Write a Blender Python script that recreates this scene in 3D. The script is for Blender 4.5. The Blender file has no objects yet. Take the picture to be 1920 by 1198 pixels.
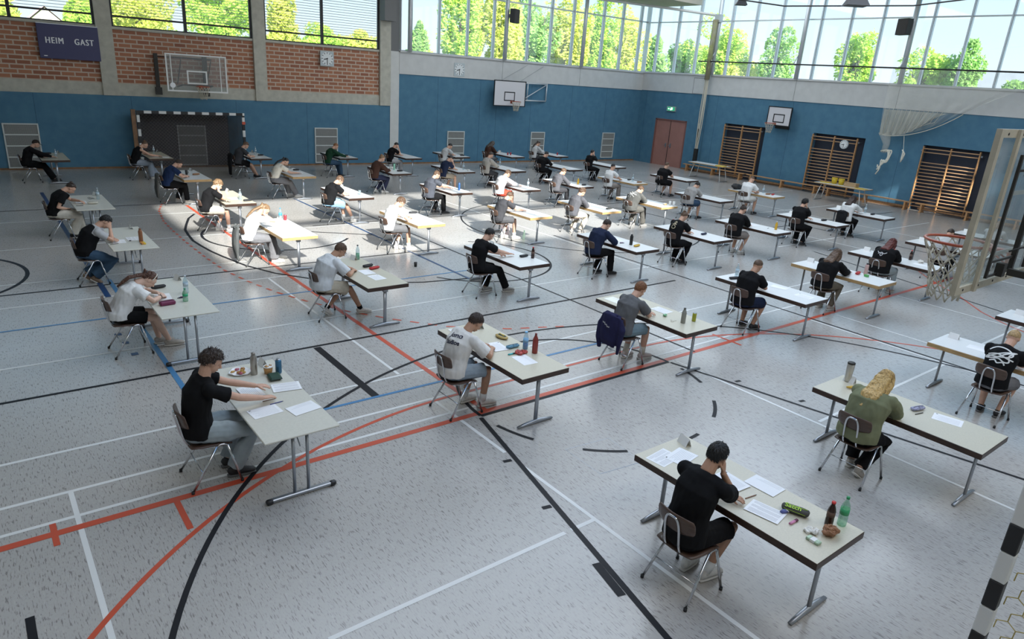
import bpy, bmesh, math, random
from mathutils import Vector, Matrix, noise
from mathutils.bvhtree import BVHTree
random.seed(7)
PI=math.pi
V=Vector
SC=bpy.context.scene
COL=SC.collection
# ---------------------------------------------------------------- materials
def rgb(c):
    return tuple(c)+(1,) if len(c)==3 else c
MATS={}
def mat(name,col,rough=.5,metal=0.,spec=.5,noise_amt=0.,nscale=20.,stretch=(1,1,1),bump=0.,alpha=None,coat=0.,emit=None,trans=0.):
    if name in MATS: return MATS[name]
    m=bpy.data.materials.new(name); m.use_nodes=True
    nt=m.node_tree; b=nt.nodes['Principled BSDF']
    b.inputs['Base Color'].default_value=rgb(col); b.inputs['Roughness'].default_value=rough
    b.inputs['Metallic'].default_value=metal; b.inputs['Specular IOR Level'].default_value=spec
    b.inputs['Coat Weight'].default_value=coat
    if trans: b.inputs['Transmission Weight'].default_value=trans
    if alpha is not None: b.inputs['Alpha'].default_value=alpha
    if emit: b.inputs['Emission Color'].default_value=rgb(emit[0]); b.inputs['Emission Strength'].default_value=emit[1]
    if noise_amt or bump:
        tc=nt.nodes.new('ShaderNodeTexCoord'); mp=nt.nodes.new('ShaderNodeMapping'); mp.inputs['Scale'].default_value=stretch
        nz=nt.nodes.new('ShaderNodeTexNoise'); nz.inputs['Scale'].default_value=nscale; nz.inputs['Detail'].default_value=4
        nt.links.new(tc.outputs['Object'],mp.inputs[0]); nt.links.new(mp.outputs[0],nz.inputs['Vector'])
        if noise_amt:
            cr=nt.nodes.new('ShaderNodeValToRGB'); e=cr.color_ramp.elements
            e[0].position=.3; e[1].position=.7
            e[0].color=rgb([max(0,x*(1-noise_amt)) for x in col[:3]]); e[1].color=rgb([min(1,x*(1+noise_amt)) for x in col[:3]])
            nt.links.new(nz.outputs['Fac'],cr.inputs[0]); nt.links.new(cr.outputs[0],b.inputs['Base Color'])
        if bump:
            bp=nt.nodes.new('ShaderNodeBump'); bp.inputs['Strength'].default_value=bump; bp.inputs['Distance'].default_value=.01
            nt.links.new(nz.outputs['Fac'],bp.inputs['Height']); nt.links.new(bp.outputs[0],b.inputs['Normal'])
    MATS[name]=m; return m
def glassmat(name,tint=(.95,.98,1),refl=.08,haze=0.):
    if name in MATS: return MATS[name]
    m=bpy.data.materials.new(name); m.use_nodes=True; nt=m.node_tree
    for n in list(nt.nodes): nt.nodes.remove(n)
    o=nt.nodes.new('ShaderNodeOutputMaterial'); t=nt.nodes.new('ShaderNodeBsdfTransparent'); g=nt.nodes.new('ShaderNodeBsdfGlossy')
    t.inputs[0].default_value=rgb(tint); g.inputs['Roughness'].default_value=.03
    mx=nt.nodes.new('ShaderNodeMixShader'); mx.inputs[0].default_value=refl
    nt.links.new(t.outputs[0],mx.inputs[1]); nt.links.new(g.outputs[0],mx.inputs[2])
    last=mx
    if haze:
        d=nt.nodes.new('ShaderNodeBsdfDiffuse'); d.inputs[0].default_value=(.8,.8,.78,1)
        m2=nt.nodes.new('ShaderNodeMixShader'); m2.inputs[0].default_value=haze
        nt.links.new(mx.outputs[0],m2.inputs[1]); nt.links.new(d.outputs[0],m2.inputs[2]); last=m2
    nt.links.new(last.outputs[0],o.inputs[0]); MATS[name]=m; return m
# ---------------------------------------------------------------- mesh builder
class MB:
    def __init__(s): s.v=[]; s.f=[]; s.m=[]
    def add(s,vs,fs,mi=0):
        n=len(s.v); s.v+= [tuple(v) for v in vs]; s.f+=[tuple(i+n for i in f) for f in fs]; s.m+=[mi]*len(fs)
    def box(s,a,b,mi=0,M=None,bev=0.):
        x0,y0,z0=a; x1,y1,z1=b
        if x0>x1:x0,x1=x1,x0
        if y0>y1:y0,y1=y1,y0
        if z0>z1:z0,z1=z1,z0
        if bev and min(x1-x0,y1-y0,z1-z0)>2.2*bev:
            c=bev; vs=[]
            for (X,sx) in ((x0,1),(x1,-1)):
                for (Y,sy) in ((y0,1),(y1,-1)):
                    for (Z,sz) in ((z0,1),(z1,-1)):
                        vs+=[(X+sx*c,Y+sy*c,Z),(X+sx*c,Y,Z+sz*c),(X,Y+sy*c,Z+sz*c)]
            bm=bmesh.new()
            for v in vs: bm.verts.new(v)
            r=bmesh.ops.convex_hull(bm,input=bm.verts)
            bm.verts.ensure_lookup_table(); bm.verts.index_update()
            V_=[v.co.copy() for v in bm.verts]; F_=[[v.index for v in f.verts] for f in bm.faces]; bm.free()
            if M: V_=[M@v for v in V_]
            s.add(V_,F_,mi); return s
        vs=[V(p) for p in ((x0,y0,z0),(x1,y0,z0),(x1,y1,z0),(x0,y1,z0),(x0,y0,z1),(x1,y0,z1),(x1,y1,z1),(x0,y1,z1))]
        if M: vs=[M@v for v in vs]
        s.add(vs,[(0,3,2,1),(4,5,6,7),(0,1,5,4),(1,2,6,5),(2,3,7,6),(3,0,4,7)],mi); return s
    def tube(s,pts,r,n=8,mi=0,ref=None,cap=True,closed=False):
        """pts path; r: radius, list of radii, or list of (side,depth) pairs"""
        P=[V(p) for p in pts]; k=len(P)
        if not isinstance(r,(list,tuple)): r=[r]*k
        elif isinstance(r,tuple): r=[r]*k
        R=[(q,q) if not isinstance(q,(tuple,list)) else q for q in r]
        T=[]
        for i in range(k):
            if closed: t=P[(i+1)%k]-P[i-1]
            elif i==0: t=P[1]-P[0]
            elif i==k-1: t=P[-1]-P[-2]
            else: t=(P[i+1]-P[i]).normalized()+(P[i]-P[i-1]).normalized()
            if t.length<1e-9: t=V((0,0,1))
            T.append(t.normalized())
        if ref is None:
            ref=V((0,0,1)) if abs(T[0].z)<.9 else V((1,0,0)); rmf=True
        else: ref=V(ref); rmf=False
        vs=[];side=None
        for i in range(k):
            q=ref if (side is None or not rmf) else side
            sd=q-T[i]*q.dot(T[i])
            if sd.length<1e-6: sd=T[i].orthogonal()
            sd.normalize(); side=sd; d=T[i].cross(sd)
            for j in range(n):
                a=2*PI*j/n; vs.append(P[i]+sd*math.cos(a)*R[i][0]+d*math.sin(a)*R[i][1])
        fs=[]
        m=k if closed else k-1
        for i in range(m):
            i2=(i+1)%k
            for j in range(n):
                j2=(j+1)%n; fs.append((i*n+j,i*n+j2,i2*n+j2,i2*n+j))
        if cap and not closed:
            fs.append(tuple(range(n-1,-1,-1))); fs.append(tuple((k-1)*n+j for j in range(n)))
        s.add(vs,fs,mi); return s
    def ell(s,c,ax,n=12,m=8,mi=0,fn=None):
        """ellipsoid: c centre, ax three axis vectors"""
        c=V(c); A=[V(a) for a in ax]; vs=[c+A[2]*(fn(V((0,0,1))) if fn else 1)]
        for i in range(1,m):
            th=PI*i/m
            for j in range(n):
                ph=2*PI*j/n; d=V((math.sin(th)*math.cos(ph),math.sin(th)*math.sin(ph),math.cos(th)))
                q=fn(d) if fn else 1
                vs.append(c+(A[0]*d.x+A[1]*d.y+A[2]*d.z)*q)
        vs.append(c-A[2]*(fn(V((0,0,-1))) if fn else 1)); fs=[]
        for j in range(n): fs.append((0,1+j,1+(j+1)%n))
        for i in range(m-2):
            for j in range(n):
                a=1+i*n+j;b=1+i*n+(j+1)%n; fs.append((a,a+n,b+n,b))
        L=len(vs)-1
        for j in range(n): fs.append((1+(m-2)*n+(j+1)%n,1+(m-2)*n+j,L))
        s.add(vs,fs,mi); return s
    def lathe(s,prof,c=(0,0,0),n=16,mi=0,mis=None):
        c=V(c); vs=[]; fs=[]; k=len(prof)
        for (r,z) in prof:
            for j in range(n):
                a=2*PI*j/n; vs.append(c+V((max(r,1e-4)*math.cos(a),max(r,1e-4)*math.sin(a),z)))
        base=len(s.v)
        for i in range(k-1):
            fs=[]
            for j in range(n):
                j2=(j+1)%n; fs.append((base+i*n+j,base+i*n+j2,base+(i+1)*n+j2,base+(i+1)*n+j))
            s.f+=fs; s.m+=[(mis[i] if mis else mi)]*n
        s.v+=[tuple(v) for v in vs]
        s.f.append(tuple(base+j for j in range(n-1,-1,-1))); s.m.append(mis[0] if mis else mi)
        s.f.append(tuple(base+(k-1)*n+j for j in range(n))); s.m.append(mis[-1] if mis else mi)
        return s
    def quad(s,a,b,c,d,mi=0): s.add([a,b,c,d],[(0,1,2,3)],mi); return s
    def mesh(s,name='mesh'):
        me=bpy.data.meshes.new(name); me.from_pydata(s.v,[],s.f); 
        me.polygons.foreach_set('material_index',s.m); me.update(); return me
    def build(s,name,mats,parent=None,smooth=False,loc=None,rz=None):
        me=s.mesh(name); return link(name,me,mats,parent,smooth,loc,rz)
def link(name,me,mats,parent=None,smooth=False,loc=None,rz=None):
    o=bpy.data.objects.new(name,me); COL.objects.link(o)
    if not isinstance(mats,(list,tuple)): mats=[mats]
    for m in mats: me.materials.append(m)
    if smooth: me.polygons.foreach_set('use_smooth',[True]*len(me.polygons))
    if parent: o.parent=parent
    if loc is not None: o.location=loc
    if rz is not None: o.rotation_euler=(0,0,rz)
    return o
def tag(o,label,cat,group=None,kind=None):
    if label: o['label']=label
    if cat: o['category']=cat
    if group: o['group']=group
    if kind: o['kind']=kind
    return o
def thing(name,label,cat,loc=(0,0,0),rz=0.,group=None):
    o=bpy.data.objects.new(name,None); COL.objects.link(o); o.location=loc; o.rotation_euler=(0,0,rz); o.empty_display_size=.1
    return tag(o,label,cat,group)
def struct(o,label=None,cat='structure'):
    o['kind']='structure'
    if label: o['label']=label; o['category']=cat
    return o
KIDS={}
def kids(o): return [c for c in bpy.data.objects if c.parent==o]
def dup(root,loc,rz,label,group=None,ch=None):
    r=root.copy(); COL.objects.link(r); r.location=loc; r.rotation_euler=(0,0,rz); r['label']=label
    if group: r['group']=group
    for a,gs in ch:
        c=a.copy(); COL.objects.link(c); c.parent=r
        for g in gs:
            d=g.copy(); COL.objects.link(d); d.parent=c
    return r
def tree_of(root): return [(c,kids(c)) for c in kids(root)]
def remesh(me,vox,smooth=2,name='mesh'):
    """voxel-remesh a mesh into one continuous surface"""
    o=bpy.data.objects.new('tmp',me); COL.objects.link(o)
    r=o.modifiers.new('r','REMESH'); r.mode='VOXEL'; r.voxel_size=vox; r.use_smooth_shade=True
    if smooth:
        s=o.modifiers.new('s','SMOOTH'); s.factor=.5; s.iterations=smooth
    dg=bpy.context.evaluated_depsgraph_get(); dg.update()
    me2=bpy.data.meshes.new_from_object(o.evaluated_get(dg)); me2.name=name
    bpy.data.objects.remove(o); bpy.data.meshes.remove(me)
    me2.materials.clear()
    return me2
def displace(me,amp,freq,seed=0.,dirz=1.):
    off=V((seed*3.1,seed*1.7,seed))
    me.update(); ns=[v.normal.copy() for v in me.vertices]
    for v,n in zip(me.vertices,ns):
        c=v.co
        q=noise.noise(V((c.x*freq,c.y*freq,c.z*freq*dirz))+off)
        v.co=c+n*(q*amp)
    me.update()
# ---------------------------------------------------------------- common materials
M_chrome=mat('chrome_tube',(.62,.63,.65),.18,1.)
M_steel=mat('grey_steel',(.36,.38,.41),.35,.8)
M_alu=mat('aluminium_frame',(.62,.65,.68),.4,.5)
M_black=mat('black_plastic',(.012,.012,.014),.45)
M_rubber=mat('black_rubber',(.02,.02,.02),.7)
M_white=mat('white_paint',(.75,.75,.73),.5)
M_ply=mat('brown_plywood',(.085,.05,.036),.35,noise_amt=.25,nscale=8,stretch=(1,1,12))
M_pad=mat('tan_pad',(.16,.10,.06),.4)
M_top=mat('cream_laminate',(.56,.52,.41),.33,noise_amt=.05,nscale=60)
M_topw=mat('white_laminate',(.74,.74,.72),.33,noise_amt=.03,nscale=60)
M_edge=mat('dark_brown_edge',(.045,.022,.014),.4,noise_amt=.4,nscale=6,stretch=(1,1,10))
M_edgel=mat('light_oak_edge',(.42,.27,.12),.45,noise_amt=.25,nscale=6,stretch=(1,1,10))
M_topg=mat('pale_grey_laminate',(.62,.60,.52),.33,noise_amt=.04,nscale=50)
M_wood=mat('honey_beech',(.50,.27,.12),.38,noise_amt=.25,nscale=5,stretch=(1,1,6))
M_woodd=mat('brown_beech',(.25,.13,.06),.4,noise_amt=.25,nscale=5,stretch=(1,6,1))
M_paper=mat('white_paper',(.86,.86,.87),.6)
M_ink=mat('print_grey',(.56,.56,.58),.7)
M_dark=mat('dark_grey_metal',(.035,.033,.03),.45,.4)
M_rope=mat('cream_rope',(.62,.58,.48),.8)
M_orange=mat('orange_rim',(.40,.075,.028),.35)
# ---------------------------------------------------------------- camera, world, lights
def make_camera():
    cam=bpy.data.cameras.new('camera'); o=bpy.data.objects.new('camera',cam); COL.objects.link(o)
    R=V((0.79034276,-0.60900145,0.06689961)); U=V((0.15258393,0.30141134,0.94120633)); F=V((0.59336032,0.7336678,-0.3311421))
    M=Matrix(((R.x,U.x,-F.x,0),(R.y,U.y,-F.y,0),(R.z,U.z,-F.z,4.043),(0,0,0,1))); o.matrix_world=M
    cam.sensor_width=36; cam.lens=1288.76*36/1920; cam.clip_end=300; cam.clip_start=.05
    SC.camera=o
make_camera()
def world():
    w=bpy.data.worlds.new('sky'); SC.world=w; w.use_nodes=True; nt=w.node_tree
    bg=nt.nodes['Background']; tc=nt.nodes.new('ShaderNodeTexCoord'); sp=nt.nodes.new('ShaderNodeSeparateXYZ')
    cr=nt.nodes.new('ShaderNodeValToRGB'); e=cr.color_ramp.elements
    e[0].position=0; e[0].color=(.86,.94,1,1); e[1].position=1; e[1].color=(.22,.48,.95,1)
    a=e.new(.12); a.color=(.70,.89,1,1); b=e.new(.32); b.color=(.44,.74,1,1)
    nt.links.new(tc.outputs['Generated'],sp.inputs[0]); nt.links.new(sp.outputs['Z'],cr.inputs[0]); nt.links.new(cr.outputs[0],bg.inputs[0])
    bg.inputs[1].default_value=1.5
world()
SC.view_settings.view_transform='Standard'; SC.view_settings.look='None'; SC.view_settings.exposure=0.; SC.view_settings.gamma=1.
def sun():
    l=bpy.data.lights.new('sun','SUN'); l.energy=15.; l.color=(1,.94,.86); l.angle=.02
    o=bpy.data.objects.new('sun',l); COL.objects.link(o)
    d=V((.17,1.0,-.613)); o.rotation_euler=d.to_track_quat('-Z','Y').to_euler(); o.location=(0,-20,20)
sun()
def area(name,loc,size,energy,color,direction):
    l=bpy.data.lights.new(name,'AREA'); l.shape='RECTANGLE'; l.size=size[0]; l.size_y=size[1]; l.energy=energy; l.color=color
    o=bpy.data.objects.new(name,l); COL.objects.link(o); o.location=loc; o.rotation_euler=V(direction).to_track_quat('-Z','Y').to_euler()
    return o
area('hall_lamps_near',(8,-1.5,9.1),(20,3.),610,(1,.93,.84),(0.1,.5,-1))  # added fill light, unseen under the ceiling, no fitting there
area('hall_lamps_middle',(14,10.,9.15),(22,8),1480,(.75,.86,1),(0,0,-1))  # added cool fill over the middle rows
area('hall_lamps_far',(22,21.,9.15),(17,6),640,(.84,.92,1),(0,0,-1))  # added fill for the far rows
# ---------------------------------------------------------------- back wall mapping
BA=-math.atan2(.9,30.7); BO=V((0,28.75,0))
def bw(X,z=0.):
    t=28.75/(28.65+.0293*X); return t*X/math.cos(BA), 4.043+(z-4.043)*t
def bloc(s,off=0.,z=0.):   # point on the back wall: s along it, off = distance in front of it
    c,sn=math.cos(BA),math.sin(BA); return V((s*c+off*sn,28.75+s*sn-off*c,z))
def onback(name,mb,mats,parent=None,smooth=False):
    o=mb.build(name,mats,parent,smooth)
    if parent is None: o.location=BO; o.rotation_euler=(0,0,BA)
    return o
XR=30.7; CZ=9.2; BL=bw(31.6)[0]
# floor
def floor_mat():
    m=bpy.data.materials.new('speckled_linoleum'); m.use_nodes=True; nt=m.node_tree; b=nt.nodes['Principled BSDF']
    tc=nt.nodes.new('ShaderNodeTexCoord')
    def nz(sc,scale,det,rough=.5):
        mp=nt.nodes.new('ShaderNodeMapping'); mp.inputs['Scale'].default_value=sc; n=nt.nodes.new('ShaderNodeTexNoise')
        n.inputs['Scale'].default_value=scale; n.inputs['Detail'].default_value=det; n.inputs['Roughness'].default_value=rough
        nt.links.new(tc.outputs['Object'],mp.inputs[0]); nt.links.new(mp.outputs[0],n.inputs['Vector']); return n
    def ramp(src,p0,p1,c0,c1):
        r=nt.nodes.new('ShaderNodeValToRGB'); e=r.color_ramp.elements; e[0].position=p0; e[1].position=p1; e[0].color=rgb(c0); e[1].color=rgb(c1)
        nt.links.new(src.outputs['Fac'],r.inputs[0]); return r
    base=ramp(nz((1,1,1),.35,3),.3,.7,(.415,.398,.375),(.455,.437,.412))
    fleck=ramp(nz((80,11,1),1.,2.2,.55),.575,.65,(1,1,1),(.55,.54,.54))
    fine=ramp(nz((120,22,1),1.,2,.6),.56,.70,(1,1,1),(.80,.79,.79))
    light=ramp(nz((40,9,1),1.1,2,.6),.30,.40,(1.10,1.10,1.10),(1,1,1))
    def mul(a,c):
        x=nt.nodes.new('ShaderNodeMixRGB'); x.blend_type='MULTIPLY'; x.inputs[0].default_value=1
        nt.links.new(a.outputs[0],x.inputs[1]); nt.links.new(c.outputs[0],x.inputs[2]); return x
    c=mul(mul(mul(base,fleck),fine),light); nt.links.new(c.outputs[0],b.inputs['Base Color'])
    rr=nt.nodes.new('ShaderNodeMapRange'); n2=nz((1,1,1),1.3,3); nt.links.new(n2.outputs['Fac'],rr.inputs[0]); rr.inputs[3].default_value=.17; rr.inputs[4].default_value=.29
    nt.links.new(rr.outputs[0],b.inputs['Roughness']); b.inputs['Specular IOR Level'].default_value=.75
    return m
fl=MB().box((-6,-5,-.2),(31.1,29.2,0)).build('floor',floor_mat()); struct(fl)
# blue panels
def blue_mat(name='blue_panel'):
    m=bpy.data.materials.new(name); m.use_nodes=True; nt=m.node_tree; b=nt.nodes['Principled BSDF']
    tc=nt.nodes.new('ShaderNodeTexCoord'); sp=nt.nodes.new('ShaderNodeSeparateXYZ'); nt.links.new(tc.outputs['Object'],sp.inputs[0])
    n=nt.nodes.new('ShaderNodeTexNoise'); n.inputs['Scale'].default_value=3; n.inputs['Detail'].default_value=6
    nt.links.new(tc.outputs['Object'],n.inputs['Vector'])
    cr=nt.nodes.new('ShaderNodeValToRGB'); e=cr.color_ramp.elements; e[0].position=.3; e[1].position=.7
    e[0].color=(.060,.165,.262,1); e[1].color=(.08,.205,.30,1)
    nt.links.new(n.outputs['Fac'],cr.inputs[0]); nt.links.new(cr.outputs[0],b.inputs['Base Color']); b.inputs['Roughness'].default_value=.75
    return m
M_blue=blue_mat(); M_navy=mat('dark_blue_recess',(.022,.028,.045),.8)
M_joint=mat('panel_joint',(.02,.06,.12),.8)
M_conc=mat('raw_concrete',(.50,.48,.41),.85,noise_amt=.12,nscale=5,bump=.1)
M_concw=mat('painted_concrete',(.60,.60,.59),.75,noise_amt=.05,nscale=3)
M_col=mat('white_column_paint',(.62,.62,.60),.7,noise_amt=.05,nscale=3)
def brick_mat():
    m=bpy.data.materials.new('red_brickwork'); m.use_nodes=True; nt=m.node_tree; b=nt.nodes['Principled BSDF']
    tc=nt.nodes.new('ShaderNodeTexCoord'); mp=nt.nodes.new('ShaderNodeMapping'); mp.inputs['Rotation'].default_value=(PI/2,0,0)
    br=nt.nodes.new('ShaderNodeTexBrick'); br.inputs['Scale'].default_value=1
    br.inputs['Color1'].default_value=(.44,.19,.105,1); br.inputs['Color2'].default_value=(.28,.105,.065,1); br.inputs['Mortar'].default_value=(.56,.44,.35,1)
    br.inputs['Brick Width'].default_value=.40; br.inputs['Row Height'].default_value=.147; br.inputs['Mortar Size'].default_value=.022
    br.inputs['Mortar Smooth'].default_value=.1; br.inputs['Bias'].default_value=-.2
    nt.links.new(tc.outputs['Object'],mp.inputs[0]); nt.links.new(mp.outputs[0],br.inputs['Vector']); nt.links.new(br.outputs['Color'],b.inputs['Base Color'])
    bp=nt.nodes.new('ShaderNodeBump'); bp.inputs['Strength'].default_value=.3; bp.inputs['Distance'].default_value=.01; bp.invert=True
    nt.links.new(br.outputs['Fac'],bp.inputs['Height']); nt.links.new(bp.outputs[0],b.inputs['Normal']); b.inputs['Roughness'].default_value=.8
    return m
M_brick=brick_mat()
cs=[bw(x)[0] for x in (-1.1,-.6,4.17,4.66,9.43,9.9,14.82,15.33,15.76)]
zb=lambda z,X: bw(X,z)[1]
# ---- back wall left part (brick)  local frame: x along, y beyond
w=MB()
w.box((-6,0,0),(cs[7],.3,2.52),0); w.box((-6,.04,2.52),(cs[7],.3,2.93),1); w.box((-6,.10,2.93),(cs[6],.3,4.72),2)
w.box((-6,.02,4.70),(cs[6],.3,4.78),1); w.box((cs[7],-.02,0),(cs[8],.35,4.78),3); w.box((cs[7],.02,4.78),(cs[8],.35,CZ),4)
for a,c in ((0,1),(2,3),(4,5),(6,7)): w.box((cs[a],-.05,2.52),(cs[c],.3,CZ),1)
for x in (-3.2,-.4,2.1,5.,8.6,11.4,13.2): w.box((x,-.003,.02),(x+.008,.02,2.5),5)
w.box((cs[6]-.02,-.5,5.93),(cs[7]+.02,-.05,CZ),4)
wl=onback('wall_back_left',w,[M_blue,M_conc,M_brick,M_col,mat('grey_duct',(.17,.17,.17),.6),M_joint]); struct(wl)
# ---- back wall right part
w=MB(); w.box((cs[8],0,0),(BL,.3,3.87),0); w.box((cs[8],-.04,3.87),(BL+.1,.3,4.8),1)
for x in (17.8,20.2,21.2,23.4,26.2,28.8): w.box((bw(x)[0],-.003,.02),(bw(x)[0]+.008,.02,3.86),2)
for x in (21.43,26.6,): w.box((bw(x)[0],-.045,3.88),(bw(x)[0]+.012,0,4.8),3)
w.box((cs[8],-.12,4.76),(BL+.1,.05,4.82),1)
wr=onback('wall_back_right',w,[M_blue,M_concw,M_joint,mat('grey_joint',(.2,.2,.2),.8)]); struct(wr)
# ---- right wall (local = world), with recesses for the wall bars
REC=[(19.62,21.95),(14.74,17.13),(9.95,12.36),(5.1,7.5)]
DOOR=(24.38,26.5)
w=MB(); ys=[28.0]; 
segs=[]; y=28.1
for a,b in [DOOR]+REC:
    segs.append((b,y)); y=a
segs.append((-5,y))
for a,b in segs: w.box((XR,a,0),(XR+.3,b,3.89),0)
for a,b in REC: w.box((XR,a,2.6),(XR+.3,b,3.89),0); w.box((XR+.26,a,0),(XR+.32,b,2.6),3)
w.box((XR,DOOR[0],2.46),(XR+.3,DOOR[1],3.89),0)
w.box((XR-.04,-5,3.89),(XR+.3,28.0,4.83),1); w.box((XR-.12,-5,4.80),(XR+.05,27.9,4.86),1)
for yy in (27.4,23.2,22.6,18.4,13.2,8.7): w.box((XR-.003,yy,.02),(XR+.02,yy+.008,3.88),2)
for yy in (18.45,13.8,9.1): w.box((XR-.045,yy,3.9),(XR,yy+.012,4.82),4)
w.box((XR-.045,23.5,3.9),(XR,24.25,3.915),4); w.box((XR-.046,24.24,3.9),(XR,24.26,4.68),4); w.box((XR-.046,23.5,4.66),(XR,24.26,4.68),4)
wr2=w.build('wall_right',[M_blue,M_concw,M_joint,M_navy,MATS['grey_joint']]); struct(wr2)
# ---- left and rear walls (outside the frame), ceiling with openings added for the sun patches
struct(MB().box((-6.3,-5.3,0),(-6,29,CZ)).build('wall_left',[mat('white_wall',(.6,.6,.58),.8,noise_amt=.03,nscale=2)]))
struct(MB().box((-6,-5.3,0),(31,-5,CZ)).build('wall_front',[MATS['white_wall']]))
SUN_HOLES=[(1.3,14.2,-1.7,6.2),(27.9,28.62,-4.3,-.6)]  # added openings, unseen, placed so sun lands on floor and wall bars
def ceiling():
    w=MB(); xs=sorted({-6.3,31.1}|{h[0] for h in SUN_HOLES}|{h[1] for h in SUN_HOLES}); ys=sorted({-5.3,29.3}|{h[2] for h in SUN_HOLES}|{h[3] for h in SUN_HOLES})
    for i in range(len(xs)-1):
        for j in range(len(ys)-1):
            cx=(xs[i]+xs[i+1])/2; cy=(ys[j]+ys[j+1])/2
            if any(h[0]<cx<h[1] and h[2]<cy<h[3] for h in SUN_HOLES): continue
            w.box((xs[i],ys[j],CZ),(xs[i+1],ys[j+1],CZ+.25))
    return w.build('ceiling',[mat('beige_ceiling',(.50,.46,.40),.8,noise_amt=.05,nscale=2)])
struct(ceiling())
struct(MB().box((27.2,24.4,8.12),(30.6,27.7,CZ-.01)).build('trim_2',[MATS['beige_ceiling']]),'beige boxed soffit under the ceiling in the far corner','ceiling box')
n=0
for k,(x0,x1,y0,y1) in enumerate(SUN_HOLES):
    w=MB()
    for x in ([x0+(x1-x0)*i/5 for i in range(6)] if x1-x0>3 else [x0-.06,x1+.06]): w.box((x-.09,y0,CZ),(x+.09,y1,CZ+.3))
    for y in [y0,y0+(y1-y0)*.52,y1]: w.box((x0,y-.09,CZ),(x1,y+.09,CZ+.3))
    f=w.build(f'window_{20+k}',[M_alu]); struct(f)  # bars across the added sun opening
    MB().box((x0,y0,CZ+.14),(x1,y1,CZ+.15)).build('roof_light_pane',[glassmat('window_glass',refl=.05)],f)
# ---- windows
GL=glassmat('hazy_window_glass',refl=.08,haze=.05)  # white haze mixed into the panes imitates reflections veiling the trees
M_bframe=mat('black_window_frame',(.02,.02,.022),.5)
M_slat=mat('white_blind_slat',(.45,.45,.44),.6)
for k,(a,c,mx) in enumerate(((cs[1],cs[2],1.8),(cs[3],cs[4],7.05),(cs[5],cs[6],12.26))):
    mx=bw(mx)[0]; w=MB()
    for x0,x1 in ((a,a+.07),(c-.07,c),(mx-.05,mx+.05)): w.box((x0,.06,4.76),(x1,.16,CZ))
    for z0,z1 in ((4.74,4.82),(5.09,5.15)): w.box((a,.07,z0),(c,.15,z1))
    f=onback(f'window_{k+1}',w,[M_bframe]); struct(f)
    g=MB().box((a,.105,4.78),(c,.112,CZ)).build('pane',[GL],f)
    b=MB(); z=5.22
    while z<CZ: b.box((a+.07,.2,z),(c-.07,.24,z+.016)); z+=.095
    bo=onback('window_blind',b,[M_slat]); tag(bo,['white slatted blind outside the leftmost brick-wall window','white slatted blind outside the window above the glass basketball board','white slatted blind outside the window above the clock on brick'][k],'blind')
w=MB()
for X in (15.85,16.36,17.84,19.38,20.88,22.99,24.45,25.94,28.1,29.56,31.0):
    x=bw(X)[0]; w.box((x-.035,.08,4.8),(x+.035,.22,CZ)); w.box((x-.015,.0,4.8),(x+.015,.08,CZ))
w.box((cs[8],.1,7.36),(BL,.2,7.42)); w.box((cs[8],.06,4.8),(BL,.2,4.86))
f=onback('window_4',w,[M_alu]); struct(f); MB().box((cs[8],.14,4.8),(BL,.148,CZ)).build('pane',[GL],f)
w=MB()
base=[10.51,11.86,13.21,15.18,16.53,17.88,19.85,21.21,22.56,24.51,25.86,27.23]
for y in base+[8.56,7.2,5.85,3.9,2.5,1.2,-.8,-2.1,-3.4]: w.box((XR+.08,y-.035,4.83),(XR+.22,y+.035,CZ)); w.box((XR,y-.015,4.83),(XR+.08,y+.015,CZ))
w.box((XR+.1,-5,7.36),(XR+.2,27.9,7.41)); w.box((XR+.06,-5,4.83),(XR+.2,27.9,4.88))
f=w.build('window_5',[M_alu]); struct(f); MB().box((XR+.14,-5,4.83),(XR+.148,27.9,CZ)).build('pane',[GL],f)
w=MB(); w.box((BL-.06,-.04,4.8),(BL+.04,.2,CZ)); struct(onback('trim_1',w,[M_alu]))
# poles in front of the windows
for i,X in enumerate((16.2,21.43,26.52)):
    p=bloc(bw(X)[0],.16,4.8); o=MB().tube([(0,0,0),(0,0,CZ-4.8)],.1,16).build('round_column',[M_alu],None,True,p)
    tag(o,['round grey column at the left end of the back windows','round grey column carrying the loudspeaker on the back wall','round grey column between back windows near the room corner'][i],'column')
for i,y in enumerate((23.15,18.46,13.82,9.15)):
    o=MB().tube([(0,0,0),(0,0,CZ-4.85)],.1,16).build('round_column',[M_alu],None,True,(XR-.14,y,4.85))
    tag(o,['round grey column on right wall above the rope bundle','round grey column on right wall above the white basketball board','round grey column behind the loudspeaker on the right wall','round grey column on right wall nearest the camera'][i],'column')
# door
d=MB(); d.box((XR+.05,DOOR[0],0),(XR+.2,DOOR[1],2.46),0)
d.box((XR-.01,DOOR[0]-.03,0),(XR+.06,DOOR[0]+.05,2.48),1); d.box((XR-.01,DOOR[1]-.05,0),(XR+.06,DOOR[1]+.03,2.48),1); d.box((XR-.01,DOOR[0],2.42),(XR+.06,DOOR[1],2.48),1)
M_door=mat('reddish_door',(.36,.175,.145),.5,noise_amt=.08,nscale=2); 
dd=d.build('door_1',[M_door,mat('door_frame',(.22,.10,.085),.5)]); struct(dd)
MB().box((XR+.03,25.455,.02),(XR+.055,25.475,2.42)).build('door_gap',[M_rubber],dd)
for yy in (25.62,25.3): MB().box((XR+.01,yy-.035,1.0),(XR+.05,yy+.035,1.22)).tube([(XR,yy,1.12),(XR-.04,yy,1.12),(XR-.04,yy+.1,1.12)],.012,8).build('door_handle',[M_steel],dd)
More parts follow.
